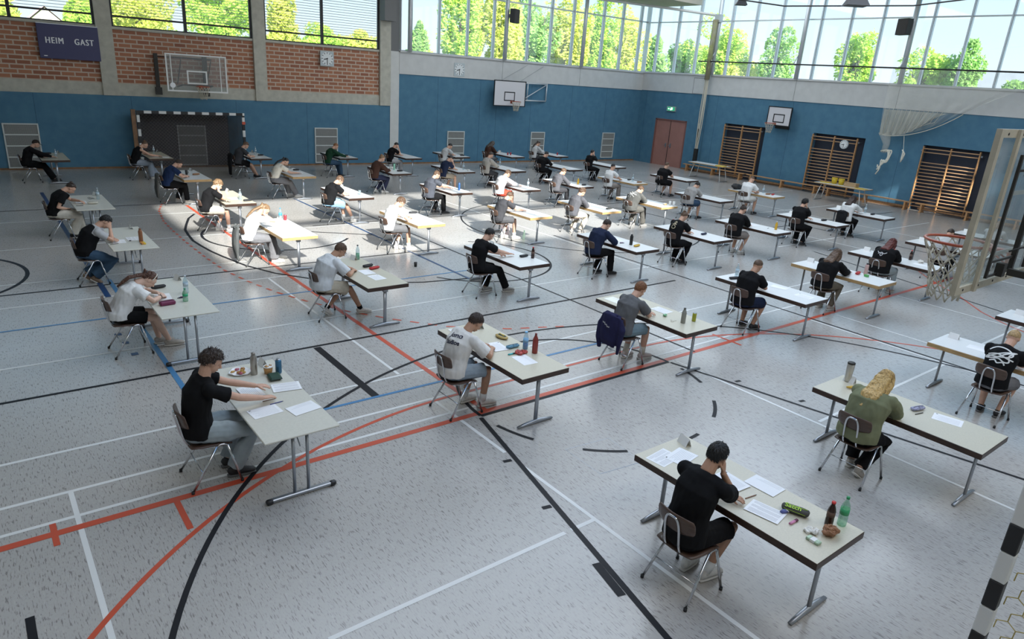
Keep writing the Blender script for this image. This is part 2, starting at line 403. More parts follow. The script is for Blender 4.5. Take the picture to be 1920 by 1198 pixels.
# skirting
struct(MB().box((XR-.02,-3.5,0),(XR,9.9,.07)).box((XR-.02,12.4,0),(XR,14.7,.07)).box((XR-.02,17.2,0),(XR,19.6,.07)).box((XR-.02,22,0),(XR,24.3,.07)).build('baseboard_right',[M_woodd]))
struct(onback('baseboard_back',MB().box((-6,-.02,0),(cs[7],0,.06)).box((cs[8],-.02,0),(BL,0,.06)),[M_woodd]))
# ---------------------------------------------------------------- floor markings
M_lw=mat('line_white',(.72,.72,.70),.35); M_lr=mat('line_red',(.55,.085,.04),.35); M_lk=mat('line_black',(.010,.010,.013),.55,spec=.25)
M_lb=mat('line_light_blue',(.07,.22,.42),.35); M_ld=mat('line_dark_blue',(.02,.06,.16),.35)
LN={}
def ln(m,pts,w,closed=False,dash=None):
    """flat tape along a polyline"""
    P=[V((p[0],p[1])) for p in pts]
    if dash:
        L=0; on=True; Q=[]; acc=dash[0]; cur=[P[0]]; i=0; p=P[0]
        while i<len(P)-1:
            d=P[i+1]-p
            if d.length<acc: acc-=d.length; p=P[i+1]; i+=1; cur.append(p) if on else None
            else:
                p=p+d.normalized()*acc
                if on: cur.append(p); Q.append(cur)
                on=not on; acc=dash[0] if on else dash[1]; cur=[p]
        for q in Q: ln(m,q,w)
        return
    mb=LN.setdefault(m.name,(m,MB()))[1]; z=.0016+.0005*list(LN).index(m.name)+len(mb.f)*.0000012
    n=len(P); vs=[]
    for i in range(n):
        a=P[max(i-1,0)]; b=P[min(i+1,n-1)]; t=(b-a)
        if t.length<1e-6: t=V((1,0))
        t.normalize(); nn=V((-t.y,t.x))*w/2
        vs+=[(P[i].x+nn.x,P[i].y+nn.y,z),(P[i].x-nn.x,P[i].y-nn.y,z)]
    mb.add(vs,[(2*i,2*i+1,2*i+3,2*i+2) for i in range(n-1)])
def arc(cx,cy,r,a0,a1,n=60): return [(cx+r*math.cos(math.radians(a0+(a1-a0)*i/n)),cy+r*math.sin(math.radians(a0+(a1-a0)*i/n))) for i in range(n+1)]
W=.045
for y,x0,x1 in ((3.88,1.6,3.97),(3.88,4.05,4.365),(3.82,8.47,12.5),(6.5,-6,10.3),(6.96,-6,16.),(7.81,-6,16.),(10.46,-6,16),(13.13,-6,5.),(14.5,-6,4.4),(17.15,-6,9),(19.95,-6,6),(3.88,14,18),(14.1,18,28),(17.2,20,30),(10.4,18,28)): ln(M_lw,[(x0,y),(x1,y)],W)
for x,y0,y1 in ((.315,-2,6.94),(4.365,-2,5.),(4.37,5.36,6.97),(4.37,7.85,13.1),(8.4,-2,6.2),(12.52,-2,6.28),(13.34,2,6.18),(16.12,2,6.23),(12.45,10.4,20),(20.4,2,20),(24.3,1,27)): ln(M_lw,[(x,y0),(x,y1)],W)
ln(M_lr,[(-6,6.31),(19.5,6.31)],.085); ln(M_lr,[(4.79,6.3),(4.79,21)],.08); 
ln(M_lr,arc(4.7,.95,5.95,178,90)+[(7.95,6.9)]+arc(8.2,.95,5.95,90,0),.05)
ln(M_lr,[(.12,6.12),(.12,6.48)],.05); ln(M_lr,[(1.105,6.27),(1.105,5.77)],.055); ln(M_lr,[(10.,6.1),(10,6.7)],.05)
ln(M_lr,[(4.55,21.9),(4.2,21.3),(3.95,20.42),(3.76,19.02),(3.72,17.87),(3.71,16.55),(3.73,15.25),(3.79,14.0),(3.96,13.06),(4.19,12.19),(4.5,11.4),(4.9,10.6),(5.4,9.9),(6.,9.2),(6.9,8.6),(8,8.2)],.05,dash=(.16,.16))
ln(M_lr,[(15.6,3.0),(16.17,4.08),(16.66,4.71),(17.59,5.5),(18.3,6.26),(18.86,6.78),(19.29,7.14),(20.6,8.2),(22.64,9.4)],.04)
for y,x0,x1 in ((9.36,-6,12.2),(13.87,-6,9),(21.4,-6,8),(17.3,7,20),(6.235,4.65,8.26)): ln(M_lk,[(x0,y),(x1,y)],.055)
ln(M_lk,[(3.775,9.31),(3.775,7.34)],.11); ln(M_lk,[(4.62,6.19),(3.78,2.5),(3.3,.4)],.06); ln(M_lk,[(8.27,6.2),(9.02,2.77),(9.55,.4)],.05)
ln(M_lk,arc(6.45,2.1,6.27,180,5,90),.05); ln(M_lk,arc(6.45,6.24,1.8,0,180,50),.05)
for i in range(5): ln(M_lk,arc(6.45,6.24,1.8,190+i*36.,207+i*36.,6),.05)
for a,b in (((3.82,3.39),(3.97,2.98)),): ln(M_lk,[(3.91,3.40),(3.81,2.98)],.08)
for x,y in ((4.285,5.2),(4.09,4.29),(8.62,5.2),(8.86,4.3)): ln(M_lk,[(x-.05,y+.01),(x+.05,y-.01)],.05)
ln(M_lk,[(4.67,19.71),(4.4,19.2),(4.18,18.52),(4.0,17.9),(3.93,17.33),(3.88,16.7),(3.91,16.2),(3.97,15.6),(4.06,15.1),(4.27,14.18),(4.6,13.4),(5.2,12.6),(6,12),(7,11.6),(8.3,11.4)],.06)
ln(M_lk,arc(5.9,16.8,1.75,140,320,40),.06); ln(M_lk,[(4.7,18.0),(8.,15.78)],.06); ln(M_lk,arc(-1.2,15.3,1.8,-60,60),.07)
ln(M_lk,arc(9.,12.7,1.8,-150,60),.05); ln(M_lk,[(12.6,3),(12.6,14)],.045); ln(M_lk,[(16.5,2),(18.5,9.6)],.045); ln(M_lk,arc(14.5,15.,3.6,0,360,80),.045); ln(M_lk,[(9,6.3),(9,20)],.04); ln(M_lk,[(18,12.2),(29,12.2)],.045); ln(M_lk,[(22,6),(22,26)],.04)
ln(M_lb,[(1.775,7.36),(1.775,14.2)],.07); ln(M_lb,[(3.0,7.36),(8.0,7.36)],.05); ln(M_lb,[(-6,11.98),(9,11.98)],.045)
ln(M_ld,[(1.6,13.1),(1.6,24)],.09); ln(M_ld,[(8.,21.2),(8.,11.4)],.06); ln(M_lk,[(-.14,2),(-.14,5.3)],.06)
for i,y in enumerate((11.1,10.7,10.2)): ln(M_ld,[(1.42+.03*i,y),(1.42+.03*i,y+.1)],.09)
for nm,(m,mb) in LN.items():
    o=mb.build('trim_'+str(10+list(LN).index(nm)),[m]); struct(o,{'line_white':'white painted court lines on the floor','line_red':'red painted court lines on the floor','line_black':'black painted court lines on the floor','line_light_blue':'light blue court lines on the floor','line_dark_blue':'dark blue court lines on the floor'}[nm],'floor marking')
# floor hatch outline
ln2=MB()
for a,b in (((5.0,4.45),(5.02,5.05)),((5.02,5.05),(5.66,4.98)),((5.66,4.98),(5.6,4.38)),((5.6,4.38),(5.0,4.45))):
    ln2.tube([(a[0],a[1],.001),(b[0],b[1],.001)],(.004,.0015),4,ref=(1,1,0))
tag(ln2.build('floor_socket_cover',[M_steel]),'faint square metal outline of a floor cover beside the black key line','floor cover')
# ---------------------------------------------------------------- chairs and tables
def bez(p,n=6):
    """round the inner corners of a polyline"""
    P=[V(q) for q in p]; o=[P[0]]
    for i in range(1,len(P)-1):
        a=P[i]+(P[i-1]-P[i])*.35; b=P[i]+(P[i+1]-P[i])*.35
        for k in range(n+1):
            t=k/n; o.append(a*(1-t)**2+P[i]*2*t*(1-t)+b*t*t)
    o.append(P[-1]); return o
def make_chair():
    t=thing('school_chair','','chair')
    s=MB(); nx,ny=8,8; vs=[];
    for k,dz in ((0,0),(1,-.012)):
        for i in range(nx+1):
            for j in range(ny+1):
                u=i/nx*2-1; v=j/ny*2-1
                f=1-.08*abs(u)**4
                x=-.01+.2*u*(1-.06*abs(v)**4); y=.2*v*f
                z=.455-.012*(1-v*v)+(.012*(-u) if u<0 else -.03*max(0,u-.6)*2)
                vs.append((x,y,z+dz))
    fs=[];N=(nx+1)*(ny+1)
    for i in range(nx):
        for j in range(ny):
            a=i*(ny+1)+j; fs+=[(a,a+ny+1,a+ny+2,a+1),(N+a,N+a+1,N+a+ny+2,N+a+ny+1)]
    rim=[i*(ny+1) for i in range(nx+1)]+[nx*(ny+1)+j for j in range(1,ny+1)]+[i*(ny+1)+ny for i in range(nx-1,-1,-1)]+[j for j in range(ny-1,0,-1)]
    for a,b in zip(rim,rim[1:]+rim[:1]): fs.append((a,N+a,N+b,b))
    s.add(vs,fs); s.build('seat',[M_ply],t,True)
    b=MB(); vs=[]; nz=6
    for k,dx in ((0,0),(1,-.012)):
        for i in range(nz+1):
            for j in range(ny+1):
                u=i/nz*2-1; v=j/ny*2-1; 
                y=.19*v*(1-.1*u**4); z=.745+.085*u*(1-.18*abs(v)**3); x=-.245-.03*(u*.5+.5)+.045*v*v
                vs.append((x+dx,y,z))
    fs=[];N=(nz+1)*(ny+1)
    for i in range(nz):
        for j in range(ny):
            a=i*(ny+1)+j; fs+=[(a,a+1,a+ny+2,a+ny+1),(N+a,N+a+ny+1,N+a+ny+2,N+a+1)]
    rim=[i*(ny+1) for i in range(nz+1)]+[nz*(ny+1)+j for j in range(1,ny+1)]+[i*(ny+1)+ny for i in range(nz-1,-1,-1)]+[j for j in range(ny-1,0,-1)]
    for a,c in zip(rim,rim[1:]+rim[:1]): fs.append((a,c,N+c,N+a))
    b.add(vs,fs); b.build('backrest',[M_ply],t,True)
    MB().tube(bez([(.08,.075,.425),(-.22,.075,.425),(-.285,.07,.80),(-.285,-.07,.80),(-.22,-.075,.425),(.08,-.075,.425)]),.0115,8).build('back_support',[M_chrome],t,True)
    for sy in (1,-1):
        for fx,ax in ((-.235,.03),(.235,.13)):
            m=MB().tube([(fx,sy*.24,.012),(ax,sy*.195,.43)],.0125,8); m.tube([(fx-.0005,sy*.2405,0),(fx,sy*.24,.03)],.0155,8,mi=1)
            m.build('leg',[M_chrome,M_rubber],t,True)
    f=MB()
    for sy in (1,-1): f.tube(bez([(.03,sy*.195,.42),(.055,sy*.192,.441),(.105,sy*.192,.441),(.13,sy*.195,.42)],3),.0125,8)
    f.tube([(.08,.19,.435),(.08,-.19,.435)],.011,8); f.tube(bez([(.08,.185,.43),(-.15,.185,.438),(-.15,-.185,.438),(.08,-.185,.43)]),.009,8)
    f.build('seat_frame',[M_chrome],t,True)
    MB().tube([(-.13,.218,.20+.0),(-.13,-.218,.20)],.006,6).build('stretcher',[M_chrome],t,True)
    return t
def make_ttable(edge,top,name='exam_table'):
    t=thing(name,'','table')
    m=MB(); m.box((0,0,.664),(.74,1.87,.728),1,bev=.004); m.box((.004,.004,.726),(.736,1.866,.7305),0)
    m.build('tabletop',[top,edge],t)
    for y in (.13,1.74):
        l=MB(); l.tube([(.37,y,.02),(.37,y,.665)],(.03,.016),12,ref=(1,0,0)); l.box((.25,y-.02,.648),(.49,y+.02,.665)); l.box((.33,y-.03,.60),(.41,y+.03,.66))
        lo=l.build('leg',[M_steel],t,True)
        f=MB(); f.tube([(.095,y,.014),(.2,y,.026),(.37,y,.036),(.54,y,.026),(.645,y,.014)],[(.02,.012),(.024,.022),(.028,.034),(.024,.022),(.02,.012)],10,ref=(0,1,0))
        f.build('foot',[M_steel],lo,True)
    return t
def make_ftable(name='folding_table'):
    t=thing(name,'','table')
    m=MB(); m.box((0,0,.708),(.74,1.87,.729),0,bev=.006); m.box((.07,.09,.69),(.67,1.78,.709),1)
    m.build('tabletop',[M_topg,M_dark],t)
    for y in (.1,1.77):
        for x in (.30,.44): MB().tube([(x,y,.04),(x,y,.70)],.017,10).build('leg',[M_steel],t,True)
        f=MB(); f.box((.07,y-.026,.02),(.67,y+.026,.055),bev=.008); fo=f.build('foot_bar',[M_steel],t)
        for x in (.05,.69): MB().tube([(x-.035,y,.028),(x-.02,y,.03),(x+.02,y,.03),(x+.035,y,.028)],[(.02,.018),(.032,.03),(.032,.03),(.02,.018)],10,ref=(0,1,0)).build('end_cap',[M_black],fo,True)
        sg=1 if y<1 else -1
        MB().tube([(.37,y,.55),(.37,y+sg*.16,.69)],.006,6).build('brace',[M_steel],t,True)
    return t
# ---------------------------------------------------------------- wall fittings
def text_mesh(txt,size,ext=.002,bold=0.,sp=1.):
    c=bpy.data.curves.new('t','FONT'); c.space_character=sp; c.body=txt; c.size=size; c.extrude=ext; c.offset=bold; c.align_x='CENTER'; c.align_y='CENTER'; c.resolution_u=3
    o=bpy.data.objects.new('t',c); COL.objects.link(o); dg=bpy.context.evaluated_depsgraph_get(); dg.update()
    me=bpy.data.meshes.new_from_object(o.evaluated_get(dg)); bpy.data.objects.remove(o); bpy.data.curves.remove(c); me.materials.clear(); return me
def text_obj(name,txt,size,m,parent,M,ext=.002,bold=0.):
    mb=MB(); me=text_mesh(txt,size,ext,0,1.22 if bold else 1.)
    for k in range(4 if bold else 1): mb.add([(v.co.x+bold*k,v.co.y,v.co.z+.0002*k) for v in me.vertices],[tuple(p.vertices) for p in me.polygons])
    me=mb.mesh(name); me.transform(M); return link(name,me,[m],parent)
def back_thing(name,label,cat,X,z,off=0.):
    s,zz=bw(X,z); p=bloc(s,off,zz); return thing(name,label,cat,p,BA)
RX=Matrix.Rotation(PI/2,4,'X')
# scoreboard  (local x along wall, -y towards the hall)
sb=back_thing('scoreboard','dark blue scoreboard reading HEIM and GAST on the brick wall','scoreboard',3.34,4.16)
MB().box((-.87,-.09,-.54),(.87,-.0,.54),bev=.01).build('panel',[mat('scoreboard_blue',(.045,.045,.13),.45)],sb)
M_letter=mat('letter_white',(.85,.85,.87),.5)
text_obj('lettering','HEIM',.27,M_letter,sb,Matrix.Translation((-.42,-.092,.02))@RX@Matrix.Diagonal((.74,1,1,1)),.002,.007)
text_obj('lettering','GAST',.27,M_letter,sb,Matrix.Translation((.42,-.092,.02))@RX@Matrix.Diagonal((.74,1,1,1)),.002,.007)
MB().box((-.76,-.093,-.47),(-.66,-.09,-.445)).build('small_mark',[M_letter],sb)
MB().box((-.87,-.1,.53),(.87,0,.55)).build('top_rail',[M_alu],sb)
def clock(X=None,z=None,label='',loc=None,rz=0,round_=False,size=.29):
    t=back_thing('wall_clock',label,'clock',X,z) if loc is None else thing('wall_clock',label,'clock',loc,rz)
    m=MB()
    if round_: m.lathe([(size*.0,0),(size,0),(size,.05),(size*.9,.055),(0,.05)],n=32)
    else: m.box((-size,-size,0),(size,size,.06),bev=.01)
    me=m.mesh(); me.transform(RX); link('casing',me,[mat('clock_casing',(.50,.55,.57),.4)],t)
    m=MB(); m.lathe([(0,0),(size*.88,0),(size*.88,.006),(0,.006)],n=32)
    for k in range(12):
        M=Matrix.Rotation(k*PI/6,4,'Z'); m.box((-size*.045,size*.66,.006),(size*.045,size*.84,.009),1,M)
    me=m.mesh(); me.transform(Matrix.Translation((0,-.06,0))@RX); link('dial',me,[mat('clock_dial',(.78,.80,.80),.4),M_black],t)
    for nm,ang,L,wd in (('hour_hand',8.5*30,.5,.06),('minute_hand',180,.75,.045)):
        m=MB().box((-size*wd,-size*.1,0),(size*wd,size*L,.004),0,Matrix.Rotation(-math.radians(ang),4,'Z')); me=m.mesh(); me.transform(Matrix.Translation((0,-.07,0))@RX); link(nm,me,[M_black],t)
    return t
clock(12.4,4.27,'square grey wall clock hanging on the brick wall')
clock(18.91,4.23,'square wall clock on the white band beside the tall windows')
clock(loc=(30.44,15.48,2.27),rz=-PI/2,label='round white clock hanging on the middle wall bars',round_=True,size=.19)
# hoop ring + net  (local: wall behind at +y, ring towards -y)
def ring_net(parent,cx,cy,cz,r=.225,h=.42,thick=.011,n=12,rad=.004,rows=5,m_net=None,board_y=None):
    pts=[(cx+r*math.cos(2*PI*i/32),cy+r*math.sin(2*PI*i/32),cz) for i in range(32)]
    m=MB().tube(pts,thick,8,closed=True)
    if board_y is not None:
        sg=1 if board_y>cy else -1
        m.box((cx-.05,cy+sg*(r-.01),cz-.01),(cx+.05,board_y,cz+.008)); m.box((cx-.07,board_y-sg*.012,cz-.11),(cx+.07,board_y,cz+.02))
        m.tube([(cx-.05,cy+sg*(r-.01),cz),(cx-.05,board_y,cz-.09)],.007,6); m.tube([(cx+.05,cy+sg*(r-.01),cz),(cx+.05,board_y,cz-.09)],.007,6)
    ro=m.build('rim',[M_orange],parent,True)
    m=MB(); random.seed(3)
    def P(k,i):
        f=k/rows; rr=r*(1-.02-.52*f**.75)+.006*math.sin(i*2.1+k); a=2*PI*(i+.5*(k%2))/n
        return (cx+rr*math.cos(a),cy+rr*math.sin(a),cz-.015-h*f+(.01*math.sin(i*1.7+k) if k else 0))
    for i in range(n):
        for k in range(rows):
            a=P(k,i); 
            for j in ((i,i-1) if k%2==0 else (i,i+1)):
                b=P(k+1,j%n); mid=V(a).lerp(V(b),.5)+V((random.uniform(-1,1),random.uniform(-1,1),-.4))*.006
                m.tube([a,mid,b],rad,5)
    m.build('net',[m_net or mat('white_net_cord',(.55,.50,.40),.8)],parent,True)
# left glass board on brick
t=back_thing('basketball_hoop','glass basketball board with white frame mounted on brick wall','basketball hoop',7.1,0,.0)
def frame_rect(m,x0,x1,z0,z1,y0,y1,w,mi=0):
    m.box((x0,y0,z0),(x1,y1,z0+w),mi); m.box((x0,y0,z1-w),(x1,y1,z1),mi); m.box((x0,y0,z0+w),(x0+w,y1,z1-w),mi); m.box((x1-w,y0,z0+w),(x1,y1,z1-w),mi)
m=MB(); frame_rect(m,-1.02,1.02,2.77,4.04,-.95,-.91,.05); m.box((-.86,-.945,2.82),(-.83,-.915,4.0)); m.box((.78,-.945,2.82),(.81,-.915,4.0)); m.build('board_frame',[M_white],t)
m=MB(); frame_rect(m,-.35,.33,3.04,3.5,-.955,-.95,.05); m.build('target_square',[M_white],t)
MB().box((-.97,-.935,2.82),(.97,-.925,4.0)).build('glass_board',[glassmat('board_glass',(.82,.84,.84),.04,.10)],t)
m=MB(); m.box((-1.22,-.12,2.75),(-1.1,0,4.0)); m.box((.4,-.12,2.6),(.55,0,4.0)); m.box((-1.26,-.2,2.6),(-1.06,-.02,2.85)); m.box((.38,-.2,2.6),(.56,-.02,2.85))
for x in (-.5,.5):
    m.tube([(x,0,3.9),(x,-.9,3.9)],.03,8); m.tube([(x,0,2.9),(x,-.9,3.0)],.03,8); m.tube([(x,-.05,3.0),(x,-.9,3.85)],.02,8)
m.tube([(-.5,-.88,3.0),(.5,-.88,3.0)],.025,8); m.tube([(-.5,-.88,3.9),(.5,-.88,3.9)],.025,8); m.tube([(-1.16,-.1,3.9),(-.5,-.1,3.9)],.02,8)
m.build('support_frame',[M_dark],t,False)
ring_net(t,.08,-1.28,2.98,board_y=-.95,rows=4,rad=.006)
MB().lathe([(0,0),(.09,0),(.09,.004),(0,.004)],n=20).build('round_sticker',[M_letter],t).matrix_local=Matrix.Translation((-.84,-.952,2.98))@RX
# board on the blue back wall, swung on a bracket
def board_thing(t,x0,x1,z0,z1,y,iw=None,ring=None,sup=True):
    cx=(x0+x1)/2
    m=MB(); m.box((x0,y,z0),(x1,y+.03,z1)); m.build('backboard',[mat('board_white',(.66,.64,.66),.5)],t)
    m=MB(); frame_rect(m,x0-.01,x1+.01,z0-.01,z1+.01,y-.012,y+.035,.04); frame_rect(m,iw[0],iw[1],iw[2],iw[3],y-.006,y,.045); m.build('black_border',[M_black],t)
    ring_net(t,ring[0],y-.40,ring[1],board_y=y,rows=4,rad=.006)
t=back_thing('basketball_hoop','white basketball board on swing bracket on blue back wall','basketball hoop',21.6,0)
board_thing(t,-.93,.93,2.66,3.82,-.55,(-.33,.3,2.90,3.32),(.12,2.9))
m=MB(); 
for z in (2.95,3.76): m.tube([(.9,-.27,z),(2.6,-.07,z)],.035,8)
m.tube([(2.6,-.07,2.95),(2.6,-.09,3.80)],.035,8); m.tube([(1.3,-.2,2.95),(1.3,-.22,3.80)],.03,8); m.tube([(1.05,-.25,3.0),(2.55,-.09,3.72)],.025,8)
m.tube([(.6,-.5,2.9),(.95,-.26,2.95)],.03,8); m.tube([(.6,-.5,3.6),(.95,-.25,3.6)],.03,8); m.box((.5,-.5,2.8),(.6,-.47,3.7))
m.build('swing_bracket',[M_alu],t,True)
m=MB(); m.tube([(-.5,-.5,3.82),(1.3,-.09,4.6)],.008,6); m.tube([(.6,-.5,3.82),(2.3,-.09,4.6)],.008,6); m.build('guy_wire',[M_steel],t)
# board on the right wall
t=thing('basketball_hoop','white basketball board with black border on the right wall','basketball hoop',(XR,18.72,0),-PI/2)
board_thing(t,-.6,.6,2.76,3.6,-.5,(-.29,.29,2.9,3.28),(-.16,2.86))
m=MB(); 
for x in (-.3,.3):
    m.tube([(x,-.02,3.5),(x,-.47,3.5)],.025,8); m.tube([(x,-.02,2.7),(x,-.47,2.9)],.025,8)
m.box((-.35,-.12,2.62),(.35,-.02,2.75)); m.box((-.35,-.12,3.44),(.35,-.02,3.56)); m.box((-.05,-.1,2.62),(.05,-.03,3.56)); m.build('wall_bracket',[M_dark],t)
# grilles
M_gr=mat('grey_mesh',(.25,.25,.25),.6); M_grf=mat('white_grille_frame',(.62,.64,.62),.5)
def grille(X0,X1,z1,label,dark=False):
    z0=.06; t=back_thing('vent_grille',label,'grille',(X0+X1)/2,0); w=(X1-X0)/2
    m=MB(); frame_rect(m,-w,w,z0,z1,-.045,-.0,.04)
    for k in (1,2,3): z=z0+(z1-z0)*k/4; m.box((-w,-.045,z-.02),(w,0,z+.02))
    m.build('grille_frame',[M_grf],t)
    m=MB(); m.box((-w+.03,-.012,z0+.03),(w-.03,-.002,z1-.03),0)
    nb=int(w*2/.035)
    for k in range(nb): x=-w+.04+k*(2*w-.08)/(nb-1); m.box((x-.004,-.03,z0+.03),(x+.004,-.022,z1-.03),1)
    z=z0+.06
    while z<z1: m.box((-w,-.034,z-.002),(w,-.03,z+.003),1); z+=.05
    m.build('wire_mesh',[M_gr,mat('mesh_wire',(.42,.43,.40),.5)],t)
grille(1.12,2.12,1.53,'white framed vent grille behind the leftmost back-row student')
grille(6.44,7.44,1.53,'white framed vent grille behind the handball goal net')
grille(11.8,12.8,1.5,'white framed vent grille left of the white column')
grille(18.4,19.35,1.42,'white framed vent grille right of the white column')
grille(23.56,24.46,1.42,'white framed vent grille below the swing bracket')
grille(28.8,29.72,1.42,'white framed vent grille nearest the room corner')
# handball goal (far)
def goal(t,x0,x1,yp,H=2.0,back=-.0,band=.2,s=.08,side=True):
    m=MB()
    for sx,nm in ((x0,-1),(x1,1)):
        z=0; k=0
        m=MB()
        while z<H-1e-3: z2=min(H,z+band); m.box((sx-s/2,yp-s/2,z),(sx+s/2,yp+s/2,z2),(k+1)%2); z=z2; k+=1
        m.build('goal_post',[M_white,M_black],t)
    m=MB(); x=x0-s/2; k=0
    while x<x1+s/2-1e-3: x2=min(x1+s/2,x+band); m.box((x,yp-s/2,H),(x2,yp+s/2,H+s),(k+1)%2); x=x2; k+=1
    m.build('crossbar',[M_white,M_black],t)
def netmat(name,col,dens):
    m=bpy.data.materials.new(name); m.use_nodes=True; nt=m.node_tree; b=nt.nodes['Principled BSDF']; b.inputs['Base Color'].default_value=rgb(col); b.inputs['Roughness'].default_value=.9
    tr=nt.nodes.new('ShaderNodeBsdfTransparent'); mx=nt.nodes.new('ShaderNodeMixShader'); o=nt.nodes['Material Output']
    nz=nt.nodes.new('ShaderNodeTexNoise'); nz.inputs['Scale'].default_value=2.5; mr=nt.nodes.new('ShaderNodeMapRange'); mr.inputs[3].default_value=dens-.12; mr.inputs[4].default_value=dens+.12
    tc=nt.nodes.new('ShaderNodeTexCoord'); nt.links.new(tc.outputs['Object'],nz.inputs['Vector']); nt.links.new(nz.outputs['Fac'],mr.inputs[0]); nt.links.new(mr.outputs[0],mx.inputs[0])
    nt.links.new(tr.outputs[0],mx.inputs[1]); nt.links.new(b.outputs[0],mx.inputs[2]); nt.links.new(mx.outputs[0],o.inputs[0]); return m
_s0,_s1=bw(5.2)[0],bw(8.3)[0]; _p=onback('wall_back_panel',MB().box((_s0,-.006,.05),(_s1,.0,1.95)),[mat('charcoal_wall_panel',(.05,.05,.06),.85,noise_amt=.15,nscale=4)]); struct(_p)
t=back_thing('handball_goal','black and white handball goal with dark net against back wall','goal',6.85,0)
goal(t,-1.78,1.8,-.75,1.98,s=.09,band=.24)
m=MB(); m.quad((-1.72,-.09,.0),(1.4,-.09,0),(1.4,-.09,1.95),(-1.72,-.09,1.95)); m.build('net',[netmat('dark_net_cloth',(.11,.095,.095),.42)],t)
m=MB(); m.box((-1.98,-.72,0),(-1.84,-.6,2.1)); m.build('wooden_side_frame',[M_woodd],t)
m=MB(); m.quad((1.4,-.08,0),(1.75,-.7,0),(1.75,-.7,1.98),(1.4,-.08,1.95)); m.quad((-1.72,-.08,0),(-1.74,-.7,0),(-1.74,-.7,1.98),(-1.72,-.08,1.95)); m.quad((-1.74,-.7,1.98),(1.75,-.7,1.98),(1.4,-.08,1.95),(-1.72,-.08,1.95)); m.build('side_net',[netmat('brown_net_cloth',(.09,.07,.055),.7)],t)
m=MB(); 
for k in range(-12,40):
    pass
M_cord=mat('dark_cord',(.15,.14,.13),.8)
a=-1.7
while a<1.4+1.9:
    for sg in (1,-1):
        pts=[]
        for z in (0.02,1.93):
            x=a-(z if sg>0 else 1.95-z); pts.append((x,z))
        (xa,za),(xb,zb_)=pts
        f=lambda x:(za+(zb_-za)*(x-xa)/(xb-xa))
        xs=sorted((max(-1.7,min(xa,xb)),min(1.38,max(xa,xb))))
        if max(xa,xb)>-1.7 and min(xa,xb)<1.38: m.tube([(xs[0],-.11,f(xs[0])),(xs[1],-.11,f(xs[1]))],.005,4)
    a+=.12
m.build('net_cord',[M_cord],t)
MB().box((1.74,-.81,1.66),(1.86,-.79,1.76)).build('red_tape',[M_lr],t)
# ---------------------------------------------------------------- right wall
def wallbars(yc,label):
    t=thing('wall_bars',label,'wall bars',(XR,yc,0),-PI/2)   # local x -> -Y, y -> +X
    for x in (-1.03,0,1.03): MB().box((x-.022,-.10,.03),(x+.022,.0,2.56),bev=.006).build('upright',[M_wood],t)
    zs=[2.47,2.33]+[1.93-.135*k for k in range(14)]
    for z in zs: MB().tube([(-1.03,-.045 if z<2.4 else -.11,z),(1.03,-.045 if z<2.4 else -.11,z)],(.02,.014),8,ref=(0,0,1)).build('rung',[mat('rung_beech',(.52,.31,.17),.4)],t,True)
    for x in (-1.07,1.07): MB().box((x-.05,-.04,2.36),(x+.05,.2,2.42)).build('wall_bracket',[M_steel],t)
    return t
wallbars(20.86,'wooden wall bars in the recess nearest the red door')
wallbars(16.08,'wooden wall bars with round clock hanging from the top rungs')
wallbars(11.28,'wooden wall bars glowing in sunlight behind the near basketball hoop')
def gbench(y0,y1,label):
    t=thing('gym_bench',label,'bench',(XR-.32,(y0+y1)/2,0),0); h=(y1-y0)/2
    MB().box((-.12,-h,.31),(.12,h,.345),bev=.006).build('bench_seat',[M_wood],t)
    for y in (-h+.25,0,h-.25): MB().box((-.13,y-.03,0),(.13,y+.03,.31)).box((-.16,y-.045,0),(.16,y+.045,.04)).build('foot',[M_wood],t)
    MB().box((-.02,-h+.1,.1),(.02,h-.1,.17)).build('stretcher',[M_woodd],t)
for a,b,l in ((20.1,23.9,'long low wooden bench behind the first side table'),(16.1,19.95,'long low wooden bench between first and second wall bars'),(12.1,15.95,'long low wooden bench behind the table with yellow boxes'),(8.1,11.95,'long low wooden bench in sunlight under the near wall bars')): gbench(a,b,l)
# exit sign, boxes, speakers
t=thing('exit_sign','green and white illuminated exit sign above the red door','exit sign',(XR-.02,25.48,3.03),-PI/2)
MB().box((-.30,-.08,-.13),(.30,0,.13),bev=.01).build('casing',[mat('sign_casing',(.35,.42,.38),.5)],t)
MB().box((-.25,-.083,-.095),(.25,-.08,.095)).build('green_face',[mat('exit_green',(.02,.30,.14),.5,emit=((.05,.5,.25),.6))],t)
M_lit=mat('exit_white',(.9,.95,.9),.5,emit=((.9,1,.9),1.2))
m=MB(); m.box((.03,-.086,-.05),(.11,-.083,.07)); m.box((-.2,-.086,-.015),(-.09,-.083,.015)); m.add([(-.21,-.085,0),(-.14,-.085,.05),(-.14,-.085,-.05)],[(0,1,2)]); m.ell((.0,-.085,.05),[(.018,0,0),(0,.002,0),(0,0,.018)],8,6); m.tube([(0,-.085,.03),(-.02,-.085,-.02),(-.05,-.085,-.07)],.012,6); m.tube([(-.02,-.085,-.02),(.02,-.085,-.07)],.012,6); m.tube([(-.04,-.085,.01),(0,-.085,.025),(.03,-.085,0)],.009,6)
m.build('running_figure',[M_lit],t)
o=MB().box((-.08,-.08,-.17),(.08,0,.17),bev=.02).build('wall_telephone_box',[M_alu],None,False,(XR,23.5,2.27),-PI/2); tag(o,'small grey box on blue wall right of the red door','wall box')
